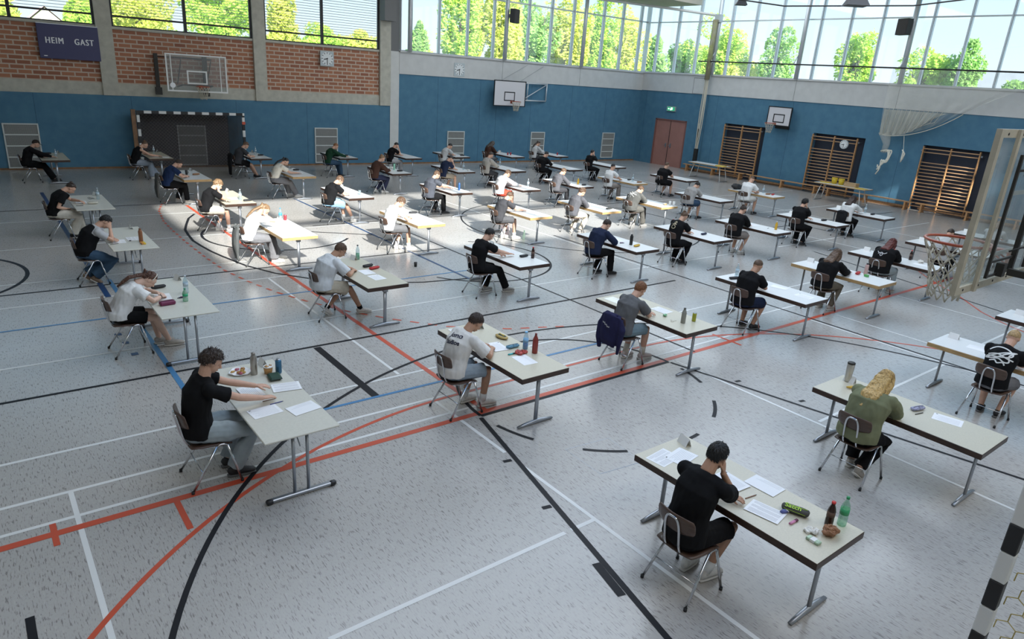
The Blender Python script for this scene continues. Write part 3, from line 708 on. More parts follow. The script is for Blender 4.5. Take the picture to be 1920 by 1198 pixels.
def speaker(t):
    MB().box((-.27,-.26,-.3),(.27,0,.3),bev=.015).build('cabinet',[mat('speaker_grey',(.045,.043,.043),.6)],t)
    MB().box((-.24,-.268,-.27),(.24,-.26,.27)).build('front_grille',[mat('speaker_mesh',(.06,.055,.055),.8,noise_amt=.3,nscale=200)],t)
    MB().box((-.04,0,-.08),(.04,.22,.08)).build('bracket',[M_steel],t)
t=back_thing('loudspeaker','dark loudspeaker on the column of the back windows','loudspeaker',21.6,6.8,.35); t.rotation_euler=(math.radians(0),0,BA+.5); speaker(t)
t=thing('loudspeaker','dark loudspeaker on the column of the right-hand windows','loudspeaker',(XR-.4,13.95,6.97),-PI/2-.35); speaker(t)
# dark rail under the windows with brackets
t=thing('curtain_rail','long dark rail on brackets across the right-hand windows','rail',(XR-.5,0,5.45))
MB().tube([(0,23.8,.02),(0,7.,-.02)],.03,8).build('rail',[M_dark],t,True)
for y in (23.1,18.5,13.8,9.2): MB().tube([(0,y,0),(.38,y,.6)],.022,8).tube([(-.02,y,0),(.4,y,-.02)],.022,8).build('bracket',[M_alu],t,True)
# tube lamps near the ceiling
t=thing('ceiling_rail','white rail running from the right wall column to the ceiling','rail',(0,0,0)); MB().tube([(30.5,23.15,7.6),(29.2,25.2,7.85),(26.3,27.6,8.06)],.06,8).build('rail',[M_white],t,True); MB().box((30.35,23.0,7.3),(30.6,23.3,7.65)).build('end_bracket',[M_alu],t)
o=MB().tube([(17.,18.2,7.65),(19.5,16.5,7.1),(22,14.2,6.85),(24,11.,6.98),(25,8,7.4)],.022,8).build('steel_cable',[M_dark],None,True); tag(o,'thin dark cable sagging below the ceiling across the windows','cable')
def pend(loc,label,s):
    t=thing('pendant_lamp',label,'lamp',loc)
    m=MB(); m.lathe([(s,0),(s*.95,.02),(s*.35,s*.9),(s*.2,s*1.1),(0.01,s*1.12)],n=4); m.build('lamp_shade',[mat('lamp_shade_grey',(.05,.05,.055),.5)],t)
    MB().tube([(0,0,s*1.1),(0,0,CZ-loc[2])],.012,6).build('cord',[M_dark],t)
pend((22,15.88,6.93),'smaller dark pyramid lamp at the top edge left of centre of right windows',.27); pend((20,10.72,6.53),'larger dark pyramid lamp at the top edge above the right windows',.42)
# rope bundle on the right wall near the door
t=thing('climbing_ropes','bundle of cream ropes hanging beside the red door','ropes',(XR-.45,23.15,0)); random.seed(5)
for i in range(5):
    dy=-.12+.06*i; pts=[]
    for k in range(9): z=5.4-5.2*k/8; pts.append((.05*math.sin(i*2+k*.5)*(.5+k*.05),dy*(1-.07*k)+.02*math.sin(k+i),z+.15))
    MB().tube(pts,.022,6).build('rope',[M_rope],t,True)
m=MB(); m.tube([(0,0,4.6),(0,0,7.4)],.13,8); m.build('gathered_net',[netmat('olive_net_cloth',(.28,.25,.14),.7)],t,True)
MB().box((-.06,-.1,.55),(.06,.1,1.2)).tube([(.0,.02,.05),(.0,.02,2.2)],.045,8).build('dark_wrap',[M_dark],t)
# hanging divider net
def big_net():
    t=thing('divider_net','white divider net gathered into a bag under the dark rail','net',(XR-.5,0,0))
    nu,nv=44,26; vs=[];
    for j in range(nv+1):
        v=j/nv
        for i in range(nu+1):
            u=i/nu
            yt=14.05-5.6*u; zt=5.42
            yb=13.95-2.9*u; zb_=2.86+.05*u+1.05*u**2.2
            y=yt+(yb-yt)*v**1.2; z=zt+(zb_-zt)*v
            x=-.12*math.sin(u*38+v*2)*(v*.7+.1)*(1-.5*u)-.35*math.sin(PI*v)*(.3+.3*u)
            vs.append((x,y,z))
    m=MB(); m.add(vs,[(j*(nu+1)+i,j*(nu+1)+i+1,(j+1)*(nu+1)+i+1,(j+1)*(nu+1)+i) for j in range(nv) for i in range(nu)])
    nm=netmat('white_net_cloth',(.72,.70,.62),.24); m.build('net_cloth',[nm],t,True)
    m=MB(); nu2=30; vs=[]
    for j in range(11):
        v=j/10
        for i in range(nu2+1):
            u=i/nu2; y0=13.97-2.4*u; z0=3.85; y1=13.95-1.9*u; z1=2.84+.04*u+.75*u**2.
            x=-.1-.14*math.sin(u*46)*(1-.5*u)
            vs.append((x,y0+(y1-y0)*v,z0+(z1-z0)*v-.1*math.sin(PI*u)*v))
    m.add(vs,[(j*(nu2+1)+i,j*(nu2+1)+i+1,(j+1)*(nu2+1)+i+1,(j+1)*(nu2+1)+i) for j in range(10) for i in range(nu2)]); m.build('gathered_bag',[netmat('dense_net_cloth',(.68,.65,.55),.55)],t,True)
    m=MB()
    for i in range(14):
        u=i/13; m.tube([(-.1,13.95-2.2*u,3.9),(-.15,13.93-2.0*u,3.2+.3*u),(-.12,13.9-1.6*u,2.86+.5*u*u)],.008,4)
    m.tube([(-.1,13.97,2.9)]+[(-.15,13.9-2.9*u,2.82+1.05*u**2.2) for u in [k/10 for k in range(1,11)]],.016,5); m.build('net_cord',[M_rope],t,True)
    m=MB(); m.tube([(-.1,13.7,2.9),(-.12,13.55,2.5),(-.1,13.6,2.15)],[.22,.13,.1],10); m.build('net_tail',[nm],t,True)
    for k in range(3):
        b=[V((-.1,13.72-.1*k,2.2)),V((-.1,13.45-.1*k,2.3)),V((-.14,13.35,2.0-.1*k)),V((-.1,13.5,1.75)),V((-.12,13.62-.12*k,1.9)),V((-.1,13.6+.05*k,1.5)),V((-.1,13.72,1.25+.2*k))]
        MB().tube(bez(b,4),.028,6).build('looped_rope',[mat('white_rope',(.75,.72,.62),.8)],t,True)
    MB().tube([(-.1,12.95,2.9),(-.1,12.85,2.4),(-.1,12.82,2.0),(-.1,12.85,1.85)],[.01,.01,.05,.012],8).tube([(-.1,12.88,2.35),(-.1,12.76,2.2),(-.1,12.8,2.0)],.03,8).build('pull_cord',[MATS['white_rope']],t,True)
big_net()
# side tables with yellow boxes
def side_table(x,y0,y1,label):
    t=thing('side_table',label,'table',(x,(y0+y1)/2,0)); h=(y1-y0)/2
    MB().box((-.35,-h,.70),(.35,h,.735),1,bev=.004).box((-.346,-h+.004,.734),(.346,h-.004,.738),0).build('tabletop',[M_topw,M_edgel],t)
    for sy in (-1,1):
        for sx in (-1,1): MB().tube([(sx*.27,sy*(h-.12),0.01),(sx*.2,sy*(h-.28),.70)],.016,8).build('leg',[M_white],t,True)
        MB().tube([(-.33,sy*(h-.12),.016),(.33,sy*(h-.12),.016)],.016,8).build('foot_bar',[M_steel],t,True)
side_table(28.55,19.9,21.95,'pale folding side table by the wall bars nearest the door')
side_table(28.75,13.2,15.4,'pale folding side table holding yellow boxes and a wooden box')
M_yel=mat('yellow_card',(.72,.50,.04),.5)
def simple(name,label,cat,mb,mats,loc,rz=0,smooth=False,group=None):
    o=mb.build(name,mats,None,smooth,loc,rz); return tag(o,label,cat,group)
simple('yellow_folder','yellow folder lying on the side table nearest the door','folder',MB().box((-.16,-.22,0),(.16,.22,.03)),[M_yel],(28.4,20.15,.738),.2)
simple('yellow_sheets','yellow sheets at the far end of the side table with boxes','paper',MB().box((-.15,-.2,0),(.15,.2,.015)),[M_yel],(28.8,15.1,.738),.3)
simple('yellow_sheets','yellow sheets at the near end of the side table with boxes','paper',MB().box((-.15,-.2,0),(.15,.2,.015)),[M_yel],(28.6,13.45,.738),-.2)
for y,l in ((14.75,'left yellow storage tub on the side table'),(14.45,'right yellow storage tub beside the wooden box on side table')):
    t=thing('yellow_tub',l,'tub',(28.85,y,.738)); MB().lathe([(.0,0),(.1,0),(.12,.24),(.105,.24),(.1,.03),(0,.03)],n=20).build('tub',[mat('yellow_plastic',(.60,.42,.02),.35)],t,True); MB().lathe([(.12,.22),(.125,.22),(.125,.25),(.11,.25)],n=20).build('rim_band',[M_yel],t,True)
t=thing('wooden_box','flat wooden box on the side table beside yellow tubs','box',(28.75,13.95,.738)); MB().box((-.15,-.25,0),(.15,.25,.15),bev=.01).build('box_body',[mat('cardboard_brown',(.45,.30,.16),.7)],t); MB().box((-.155,-.255,.13),(.155,.255,.155),bev=.004).build('lid',[MATS['cardboard_brown']],t)
# ---------------------------------------------------------------- foreground hoop and goal
def near_hoop():
    x0,x1,z0,z1,y=4.93,6.73,2.9,3.95,1.585
    t=thing('basketball_hoop','large glass basketball board with orange rim close to the camera','basketball hoop',(0,0,0))
    M_bf=mat('beige_board_frame',(.44,.40,.31),.5,noise_amt=.1,nscale=12)
    m=MB(); frame_rect(m,x0,x1,z0,z1,y-.016,y+.016,.05); m.box((x0+.27,y-.034,z0+.0),(x0+.315,y-.014,z1)); m.box((x1-.315,y-.034,z0),(x1-.27,y-.014,z1)); m.build('board_frame',[M_bf],t)
    m=MB()
    for i in range(8): m.lathe([(0,0),(.009,0),(.009,.004),(0,.004)],(0,0,0),8)
    m=MB()
    for x in [x0+.12+.26*k for k in range(7)]:
        for z in (z0+.028,z1-.028): m.ell((x,y-.017,z),[(.009,0,0),(0,.004,0),(0,0,.009)],8,6)
    m.build('bolts',[M_dark],t,True)
    MB().box((x0+.05,y+.0,z0+.05),(x1-.05,y+.012,z1-.05)).build('glass_board',[glassmat('board_glass_near',(.86,.90,.90),.07,.16)],t)
    m=MB(); frame_rect(m,5.53,6.13,z0+.2,z0+.65,y+.013,y+.016,.03); m.build('target_square',[mat('target_white',(.6,.6,.58),.5)],t)
    m=MB()
    for xa,xb in ((5.28,5.70),(6.0,6.4)):
        m.box((xa-.012,y-.062,2.99),(xa+.012,y-.045,3.80)); m.box((xb-.016,y-.075,2.99),(xb+.016,y-.045,3.80))
        for z in (3.0,3.10,3.70,3.79): m.box((xa+.012,y-.06,z-.008),(xb-.016,y-.048,z+.008))
        xc=(xa+xb)/2; m.box((xc-.03,y-.09,2.985),(xc+.03,y-.04,3.075)); m.box((xc-.03,y-.09,3.66),(xc+.03,y-.04,3.74))
    m.build('mounting_frame',[M_dark],t)
    m=MB(); m.box((5.468,-1.8,3.005),(5.512,y-.11,3.05)); m.box((6.178,-1.8,3.005),(6.222,y-.11,3.05)); m.tube([(5.49,y-.11,3.70),(5.49,-1.8,3.9)],.018,8); m.tube([(6.2,y-.11,3.70),(6.2,-1.8,3.9)],.018,8); m.build('support_arm',[M_dark],t)
    m=MB(); m.tube(bez([(5.5,y-.08,3.16),(5.62,y-.14,3.2),(5.8,y-.2,3.17),(6.2,y-.2,3.2)]),.007,6); m.build('cable',[M_rubber],t,True)
    ring_net(t,5.93,1.965,3.09,.225,.44,.011,12,.0055,6,board_y=y+.016)
near_hoop()
t=thing('handball_goal','black and white striped goal post with yellow net at the lower right edge','goal',(0,0,0))
m=MB(); z=.10+.0; zs=[0,.1]+[.1+.2*k for k in range(1,11)]
zs=[0,.105,.305,.505,.705,.905,1.105,1.305,1.515,1.715,2.0]
for k in range(len(zs)-1): m.box((4.65,.765,zs[k]),(4.73,.845,zs[k+1]),0 if k%2==0 else 1,bev=.006)
# bands: white below .905.., black 0.905-?  (alternate)
m.build('goal_post',[M_black,M_white],t)
m=MB()
for k in range(len(zs)-1): m.box((7.89,.765,zs[k]),(7.97,.845,zs[k+1]),0 if k%2==0 else 1)
m.build('goal_post',[M_black,M_white],t)
m=MB()
for k in range(16): m.box((4.73+.1975*k,.765,1.92),(4.73+.1975*(k+1),.845,2.0),k%2)
m.build('crossbar',[M_black,M_white],t)
m=MB(); 
for x in (4.69,7.93): m.tube([(x,.77,1.95),(x,.0,1.6),(x,-.2,.03),(x,.77,.03)],.02,8)
m.tube([(4.69,-.2,.03),(7.93,-.2,.03)],.02,8); m.build('net_bow',[M_white],t,True)
def hexnet(m,O,A,B,na,nb,s,r):
    O=V(O);A=V(A).normalized();B=V(B).normalized()
    for i in range(na):
        for j in range(nb):
            c=O+A*(s*1.732*(i+.5*(j%2)))+B*(s*1.5*j)
            P=[c+A*(s*math.cos(math.radians(a)))+B*(s*math.sin(math.radians(a))) for a in (30,90,150,210)]
            for p,q in zip(P,P[1:]): m.tube([p,q],r,4)
m=MB(); hexnet(m,(4.74,.74,.04),(0,-1,-.1),(0,-.04,1),7,20,.062,.0035); hexnet(m,(4.8,-.15,.04),(1,0,0),(0,.08,1),28,17,.062,.0035)
m.build('net',[mat('yellow_brown_cord',(.42,.33,.10),.7)],t)
m=MB(); m.tube([(4.745,.79,1.95)]+[(4.755+.008*math.sin(k),.78,1.95-.13*k) for k in range(1,15)],.006,6); m.build('edge_rope',[mat('pale_yellow_cord',(.55,.52,.36),.7)],t,True)
# ---------------------------------------------------------------- people
SKIN={'l':(.58,.34,.24),'m':(.45,.25,.16),'d':(.28,.15,.09),'p':(.66,.43,.33)}
def skinmat(k): return mat('skin_'+{'l':'light','m':'tanned','d':'brown','p':'pale'}[k],SKIN[k],.55,noise_amt=.06,nscale=18)
def hairmat(name,c): return mat('hair_'+name,c,.5,noise_amt=.32,nscale=70,stretch=(1,1,.12),bump=.4)
def cloth(name,c,rough=.9,na=.10): return mat('cloth_'+name,c,rough,spec=.18,noise_amt=na,nscale=9,bump=.15)
def lerp(a,b,t): return a+(b-a)*t
def ik(S,T,a,b,hint):
    d=T-S; L=d.length
    if L>(a+b)*.995: T=S+d*((a+b)*.995/L); d=T-S; L=d.length
    x=(a*a-b*b+L*L)/(2*L); h=math.sqrt(max(0,a*a-x*x)); u=d/L
    p=hint-u*hint.dot(u)
    if p.length<1e-5: p=V((0,0,-1))
    p.normalize(); return S+u*x+p*h, T
def sm(a,b,x):
    t=min(1,max(0,(x-a)/(b-a))); return t*t*(3-2*t)
def hand(mb,W,dr,nrm,side,curl=.6,thick=1.,spread=1.):
    """W wrist, dr pointing direction, nrm back-of-hand normal, side=+1 thumb towards nrm x dr"""
    dr=dr.normalized(); nrm=(nrm-dr*nrm.dot(dr)).normalized(); lat=nrm.cross(dr).normalized()*side
    K=W+dr*.085
    mb.tube([W-dr*.015,W+dr*.02,W+dr*.055,K],[(.025,.019),(.032,.018),(.041,.016),(.039,.013)],10,ref=lat)
    for i,(o,L) in enumerate(((.030,.068),(.010,.078),(-.011,.072),(-.031,.056))):
        b=K-dr*.012+lat*o; r=.0088*thick-(.001 if i==3 else 0); p=[b]; d=dr+lat*(o*2.2*spread); d.normalize()
        ang=[curl*.45,curl*.9,curl*.8]; a=0; q=b
        for k,(fr) in enumerate((.45,.32,.25)):
            a+=ang[k]; dd=(d*math.cos(a)-nrm*math.sin(a)); q=q+dd*L*fr*(1.2 if k==0 else 1.); p.append(q)
        mb.tube(p,[r*1.05,r,r*.95,r*.75],7)
    b=W+dr*.025+lat*.026; d1=(dr*.7+lat*.62-nrm*.25).normalized(); d2=(dr*.92+lat*.15-nrm*.45).normalized()
    mb.tube([b-d1*.01,b+d1*.036,b+d1*.036+d2*.030,b+d1*.036+d2*.052],[.0135*thick,.0115*thick,.010*thick,.0075*thick],7)
    return K
NEAR={}
def person(pid,e,Y,p):
    """pid key, e = x of the table edge on the student's side, Y = seat centre; p = dict of looks and pose"""
    g=lambda k,d=None: p.get(k,d)
    ox=e-.27; lod=g('lod',1)    # 0 near, 1 mid, 2 far
    vox=(.0062,.0095,.0125)[lod]; thick=(1.,1.12,1.35)[lod]
    root=thing('person',g('label'),'person',(ox,Y,0),g('rz',0.),None)
    sc=g('sc',1.); fat=g('fat',1.)
    lean=math.radians(g('lean',24)); nb=math.radians(g('nb',50)); yaw=math.radians(g('yaw',0)); hp=math.radians(g('hp',48)); roll=g('roll',0)
    tw=g('sway',0.)
    px=g('px',-.09); P0=V((px,0,.575)); L=.52*sc
    N=P0+V((math.sin(lean)*L,tw,math.cos(lean)*L))
    H=N+V((math.sin(nb),g('hy',0.),math.cos(nb))).normalized()*.150
    dirs=(N-P0).normalized(); back=V((-math.cos(lean),0,math.sin(lean)))
    mid1=P0.lerp(N,.33)+back*.03; mid2=P0.lerp(N,.68)+back*.045
    spine=[P0+V((0.01,0,-.06)),P0+V((0,0,.02)),mid1,mid2,N-dirs*.035-V((.0,0,0))+back*.02]
    shw=(g('shw',.172)+.018)*sc
    SH={1:N-dirs*.078+V((.005,shw,0)),-1:N-dirs*.078+V((.005,-shw,0))}
    body=MB(); f=fat
    body.tube(spine,[(.12*f,.08*f),(.15*f,.10*f),(.125*f,.085*f),(.14*f,.09*f),(.085,.055)],14,ref=(0,1,0))
    body.tube([SH[1]-V((0,.03,0)),SH[1].lerp(SH[-1],.5)+V((0,0,.01)),SH[-1]+V((0,.03,0))],[.040,.052,.040] if g('top','tee')!='tank' else [.050,.062,.050],10)
    # head
    fw=V((math.cos(hp)*math.cos(yaw),math.cos(hp)*math.sin(yaw),-math.sin(hp))); lt=V((-math.sin(yaw),math.cos(yaw),roll)).normalized(); up=fw.cross(lt).normalized(); lt=up.cross(fw)
    hs=.97
    Q=lambda a,b,c: H+(fw*a+lt*b+up*c)*hs
    E_=lambda c,a,b,d,n=14,m=10: body.ell(c,[fw*a*hs,lt*b*hs,up*d*hs],n,m)
    E_(Q(-.008,0,.018),.098,.077,.098,20,14); E_(Q(.028,0,-.04),.066,.060,.075,16,10); E_(Q(.052,0,-.082),.036,.038,.030); E_(Q(.07,0,.02),.03,.055,.05)
    body.tube([Q(.088,0,.02),Q(.104,0,-.012),Q(.118,0,-.032),Q(.098,0,-.042)],[.009,.012,.016,.012],8)
    E_(Q(.092,0,-.064),.012,.024,.007,10,6); E_(Q(.088,0,-.074),.012,.020,.008,10,6)
    for s in (1,-1):
        E_(Q(-.004,s*.077,-.006),.018,.010,.030,10,8); E_(Q(.072,s*.034,.022),.018,.020,.010,8,6)
    body.tube([N-dirs*.06,N+V((0,0,.01)),Q(-.02,0,-.05)],[(.075,.062),(.062,.060),(.056,.060)],12,ref=(0,1,0))
    # arms
    ARM={}; TZ=.752
    for s,key in ((1,'L'),(-1,'R')):
        a=g(key,'write'); S=SH[s]; ua,fa=.285*sc,.25*sc
        if isinstance(a,tuple): W=V(a[:3]); hint=V(a[3]) if len(a)>3 else V((-.2,s*.6,-.6)); nrm=V((0,0,1)); md='flat'
        elif a=='write': W=V((.44,s*.10,.785)); hint=V((-.1,s*.9,-.55)); md='grip'
        elif a=='flat': W=V((.47,s*.17,.775)); hint=V((-.2,s*.8,-.6)); md='flat'
        elif a=='far': W=V((.60,s*.16,.775)); hint=V((-.2,s*.5,-.8)); md='flat'
        elif a=='fold': W=V((.40,-s*.04,.785)); hint=V((.1,s*.9,-.5)); md='flat'
        elif a=='lap': W=V((.14,s*.06,.66)); hint=V((-.6,s*.5,-.4)); md='flat'
        elif a=='head': W=Q(.06,s*.085,-.11); hint=V((.35,s*.35,-1)); md='up'
        elif a=='brow': W=Q(.13,s*.06,-.035); hint=V((.3,s*.3,-1)); md='up'
        elif a=='temple': W=Q(.01,s*.13,-.09); hint=V((.5,s*.5,-1)); md='up'
        el,W=ik(S,W,ua,fa,hint)
        if md=='up' and el.z<.785:
            el.z=.785; el.x=max(el.x,.30)
        if md in('grip','flat') and a!='lap' and not isinstance(a,tuple) and el.z<.77 and el.x>.24: el.z=.79
        if md!='up' and W.z<TZ+.02 and W.x>.27: W.z=TZ+.025
        ARM[s]=(S,el,W)
        body.ell(S,[(.044*f**.5,0,0),(0,.044*f**.5,0),(0,0,.044*f**.5)],12,8)
        body.tube([S+V((0,0,.0)),S.lerp(el,.35),el,el.lerp(W,.3),W],[.042*f**.5,.044*f**.5,.038,.039,.026],10)
        d=(W-el).normalized()
        if md=='up':
            tgt=Q(.03,s*.05,.03)-W; hand(body,W,tgt.normalized(),V((0,s,.2))+fw*.4,-s,.45,thick)
        elif md=='grip':
            dd=(d+V((.35,-s*.25,-.15))).normalized(); hand(body,W,dd,V((0,s*.45,1)),-s*-1 if False else (1 if s<0 else -1),1.0,thick,.4)
        else:
            dd=V((d.x,d.y,min(0,d.z*.25)-.04)).normalized(); hand(body,W,dd,V((0,0,1)),(1 if s<0 else -1),.30,thick)
    # legs
    LEG={}
    for s,key in ((1,'l'),(-1,'r')):
        c=g(key,'flat'); hip=P0+V((.02,s*.085,-.02)); 
        T={'flat':(.40,s*.12,.095),'fwd':(.56,s*.11,.10),'back':(.02,s*.07,.13),'tuck':(-.10,s*.05,.16),'cross':(.12,-s*.06,.12),'out':(.36,s*.24,.095),'mid':(.20,s*.11,.10)}[c] if not isinstance(c,tuple) else c
        kn,T=ik(hip,V(T),.44*sc,.43*sc,V((.6,s*.16,1)))
        if kn.z>.56: kn.z=.56
        LEG[s]=(hip,kn,T,c)
        body.tube([hip,hip.lerp(kn,.5),kn,kn.lerp(T,.3),T],[.088*f,.074*f,.056,.056,.036],12)
        ft=V((1,s*.12,0)).normalized(); heel=T+V((-.03,0,-T.z+.045)) if c not in('back','tuck','cross') else T+V((-.04,0,-.03))
        if c in('back','tuck','cross'): ft=V((.75,s*.1,-.55)).normalized(); 
        body.tube([T,T+ft*.03+V((0,0,-.035)),T+ft*.10+V((0,0,-.045))],[.034,.032,.022],8)
        LEG[s]+=(ft,)
    me=remesh(body.mesh(),vox,1 if lod<2 else 0); 
    bo=link('body',me,skinmat(g('skin','l')),root,True)
    # ---- top
    top=g('top','tee'); tm=cloth(*g('tc')); rt=1.06*f
    if top:
        t=MB(); lo=.03
        hemz=P0+V((0,0,-.05+(0. if top!='crop' else .1)))
        ex=g('loose',.020)
        t.tube([hemz,P0+V((0,0,.03)) if top!='crop' else P0+V((0,0,.09)),mid1,mid2,N-dirs*.05+back*.015,N-dirs*.005],
               [((.182 if top!='crop' else .155)*f+ex,(.128 if top!='crop' else .10)*f+ex),(.178*f+ex,.128*f+ex),(.160*f+ex,.110*f+ex),(.178*f+ex,.116*f+ex),(.150+ex*.5,.092+ex*.3),(.078,.068)],18,ref=(0,1,0))
        if top!='tank':
            t.tube([SH[1]-V((0,.02,0)),SH[1].lerp(SH[-1],.5)+V((0,0,.012)),SH[-1]+V((0,.02,0))],[.066,.084,.066],12)
            for s in (1,-1):
                S,el,W=ARM[s]; slv=g('sleeve',.62); q_=.067*f**.5+ex*.2; t.ell(S+V((0,-s*.004,0)),[(q_,0,0),(0,q_,0),(0,0,q_)],14,10)
                if top in('tee','crop','vest'):
                    q=S.lerp(el,slv); t.tube([S,S.lerp(el,slv*.5),q],[.068*f**.5,.066*f**.5+ex*.3,.062*f**.5+ex*.7],12)
                else: t.tube([S,S.lerp(el,.5),el,el.lerp(W,.5),el.lerp(W,.97)],[.068*f**.5,.064*f**.5+ex*.4,.054+ex*.5,.047+ex*.5,.036+ex*.3],12)
        else:
            for s in (1,-1): t.tube([SH[s]+V((0,-s*.07,-.05)),SH[s]+V((0,-s*.075,.03)),SH[s]+V((.05,-s*.07,-.03))],.014,8)
        if g('hood'):
            t.tube([N+V((-.05,.09,.0)),N+V((-.10,.05,-.03)),N+V((-.12,0,-.05)),N+V((-.10,-.05,-.03)),N+V((-.05,-.09,.0))],[.03,.045,.055,.045,.03],10)
            t.tube([N+V((-.02,.07,.0)),N+V((.07,.05,-.03)),N+V((.10,0,-.06)),N+V((.07,-.05,-.03)),N+V((-.02,-.07,.0))],.024,8)
        me=remesh(t.mesh(),vox*1.15,(10,6,4)[lod]); displace(me,.013 if lod==0 else .009,9,sum(map(ord,pid))*.13,.6); displace(me,.0045,24,1.3,.5)
        so=link({'tee':'t_shirt','crop':'t_shirt','tank':'tank_top','long':'sweater','hoodie':'hoodie','vest':'t_shirt','jacket':'jacket'}[top],me,tm,root,True)
        if top=='vest':
            v=MB(); ex2=ex+.03
            v.tube([hemz,P0+V((0,0,.03)),mid1,mid2,N-dirs*.05+back*.015,N-dirs*.012],[(.155*f+ex2,.105*f+ex2),(.165*f+ex2,.12*f+ex2),(.148*f+ex2,.108*f+ex2),(.155*f+ex2,.112*f+ex2),(.125+ex2*.5,.092+ex2*.4),(.076,.070)],18,ref=(0,1,0))
            me=remesh(v.mesh(),vox*1.2,2); displace(me,.008,12,2.); link('vest',me,cloth(*g('vc')),root,True)
        NEAR[pid]=(root,so)
    # ---- trousers
    bt=g('bot','long'); bm_=cloth(*g('bc')); t=MB(); w=g('wide',1.)
    t.tube([P0+V((0.0,0,-.085)),P0+V((0,0,-.02)),P0+V((0,0,.08))],[(.165*f,.125*f),(.178*f,.132*f),(.162*f,.118*f)],16,ref=(0,1,0))
    for s in (1,-1):
        hip,kn,T,c,ft=LEG[s]
        if bt=='long': t.tube([hip,hip.lerp(kn,.5),kn,kn.lerp(T,.4),kn.lerp(T,.97)],[.104*f,.094*f+.01*w,.070+.012*w,.056+.022*w,.046+.028*w],12)
        else:
            fr=g('short',.86); t.tube([hip,hip.lerp(kn,.5*fr),hip.lerp(kn,fr)],[.106*f,.098*f,.084*f+.012*w],12)
    me=remesh(t.mesh(),vox*1.15,2); displace(me,.011 if lod==0 else .008,9,3.3+sum(map(ord,pid))*.07); displace(me,.004,24,4.)
    link('trousers' if bt=='long' else 'shorts',me,bm_,root,True)
    # ---- shoes and socks
    sm_=mat('shoe_'+g('sc_name','white'),g('shoe',(.62,.60,.57)),.6,noise_amt=.12,nscale=25); sl=mat('sole_'+g('sole_name','white'),g('sole',(.6,.58,.54)),.6)
    for s in (1,-1):
        hip,kn,T,c,ft=LEG[s]; m=MB()
        if c in('back','tuck','cross'): c0=T+V((0,0,-.07)); fx=ft
        else: c0=V((T.x,T.y,.045)); fx=ft
        sd=V((-fx.y,fx.x,0)).normalized(); un=fx.cross(sd)
        c0=c0 if c in('back','tuck','cross') else V((T.x,T.y,.05))
        m.tube([c0-fx*.065,c0-fx*.045+un*.008,c0+un*.018,c0+fx*.06+un*.008,c0+fx*.13-un*.004,c0+fx*.185-un*.012,c0+fx*.205-un*.018],[(.022,.024),(.036,.044),(.040,.052),(.043,.040),(.046,.030),(.038,.022),(.018,.012)],12,ref=sd)
        m.tube([c0-fx*.01+un*.02,T+un*.0 if (T-c0).length>.03 else c0+un*.04,],[(.040,.045),(.041,.041)],10,ref=sd)
        so_=m.build('shoe',[sm_],root,True)
        m2=MB(); m2.tube([c0-fx*.072-un*.036,c0-un*.036,c0+fx*.11-un*.036,c0+fx*.205-un*.034],[(.030,.012),(.042,.014),(.048,.013),(.026,.010)],12,ref=sd); m2.build('sole',[sl],so_,True)
        if g('sock') and bt!='long': MB().tube([T+V((0,0,-.01)),T.lerp(kn,g('sockh',.22))],[.043,.047],12).build('sock',[cloth(*g('sock'))],root,True)
    # ---- hair
    hm=hairmat(*g('hc',('dark_brown',(.03,.018,.012)))); st=g('hair','short'); amp,fr_,th={'curly':(.09,26,1.17),'short':(.04,22,1.075),'buzz':(.015,30,1.035),'long':(.035,18,1.10),'bun':(.02,16,1.06),'pony':(.02,18,1.07),'mop':(.05,16,1.12),'cap':(.0,10,1.12)}[st]
    front={'curly':.34,'short':.42,'buzz':.5,'long':.45,'bun':.5,'pony':.5,'mop':.22,'cap':.30}[st]
    sd_=sum(map(ord,pid))*1.37
    def rad(d):
        ph=abs(math.degrees(math.atan2(d.y,d.x)))   # 0 = front
        if ph<60: hl=front
        elif ph<95: hl=lerp(front,-.12,sm(60,95,ph))
        else: hl=lerp(-.12,-.62 if st!='buzz' else -.4,sm(95,140,ph))
        k=sm(hl-.06,hl+.08,d.z)
        nn=noise.noise(V((d.x,d.y,d.z))*fr_*.13+V((sd_,0,0)))*amp+noise.noise(V((d.x,d.y,d.z))*fr_*.3+V((0,sd_,0)))*amp*.7
        side=1. if st in('curly','mop','long') else lerp(.97,1.,sm(-.2,.5,d.z))
        return lerp(.80,(th+nn)*side,k)
    h=MB(); nn=(48,14*2)if lod==0 else (32,20) if lod==1 else (22,14)
    h.ell(Q(-.008,0,.018),[fw*.098*hs,lt*.078*hs,up*.100*hs],nn[0],nn[1],0,rad)
    if st=='bun': h.ell(Q(-.075,0,.095),[fw*.036,lt*.038,up*.036],14,10)
    if st=='cap':
        h.tube([Q(.06,0,.055),Q(.13,0,.045),Q(.165,0,.035)],[(.07,.010),(.065,.008),(.035,.006)],12,ref=lt)
    if st=='pony':
        b0=Q(-.095,0,.045); dn=V((0,0,-1)); pt=[b0,b0-fw*.035+up*.012,b0-fw*.05+dn*.06,N+back*.125+V((0,g('ps',0.0),.03)),N.lerp(mid2,.5)+back*.155,mid2+back*.16]
        h.tube(pt,[(.022,.022),(.032,.028),(.040,.030),(.048,.024),(.042,.018),(.016,.008)],10,ref=lt)
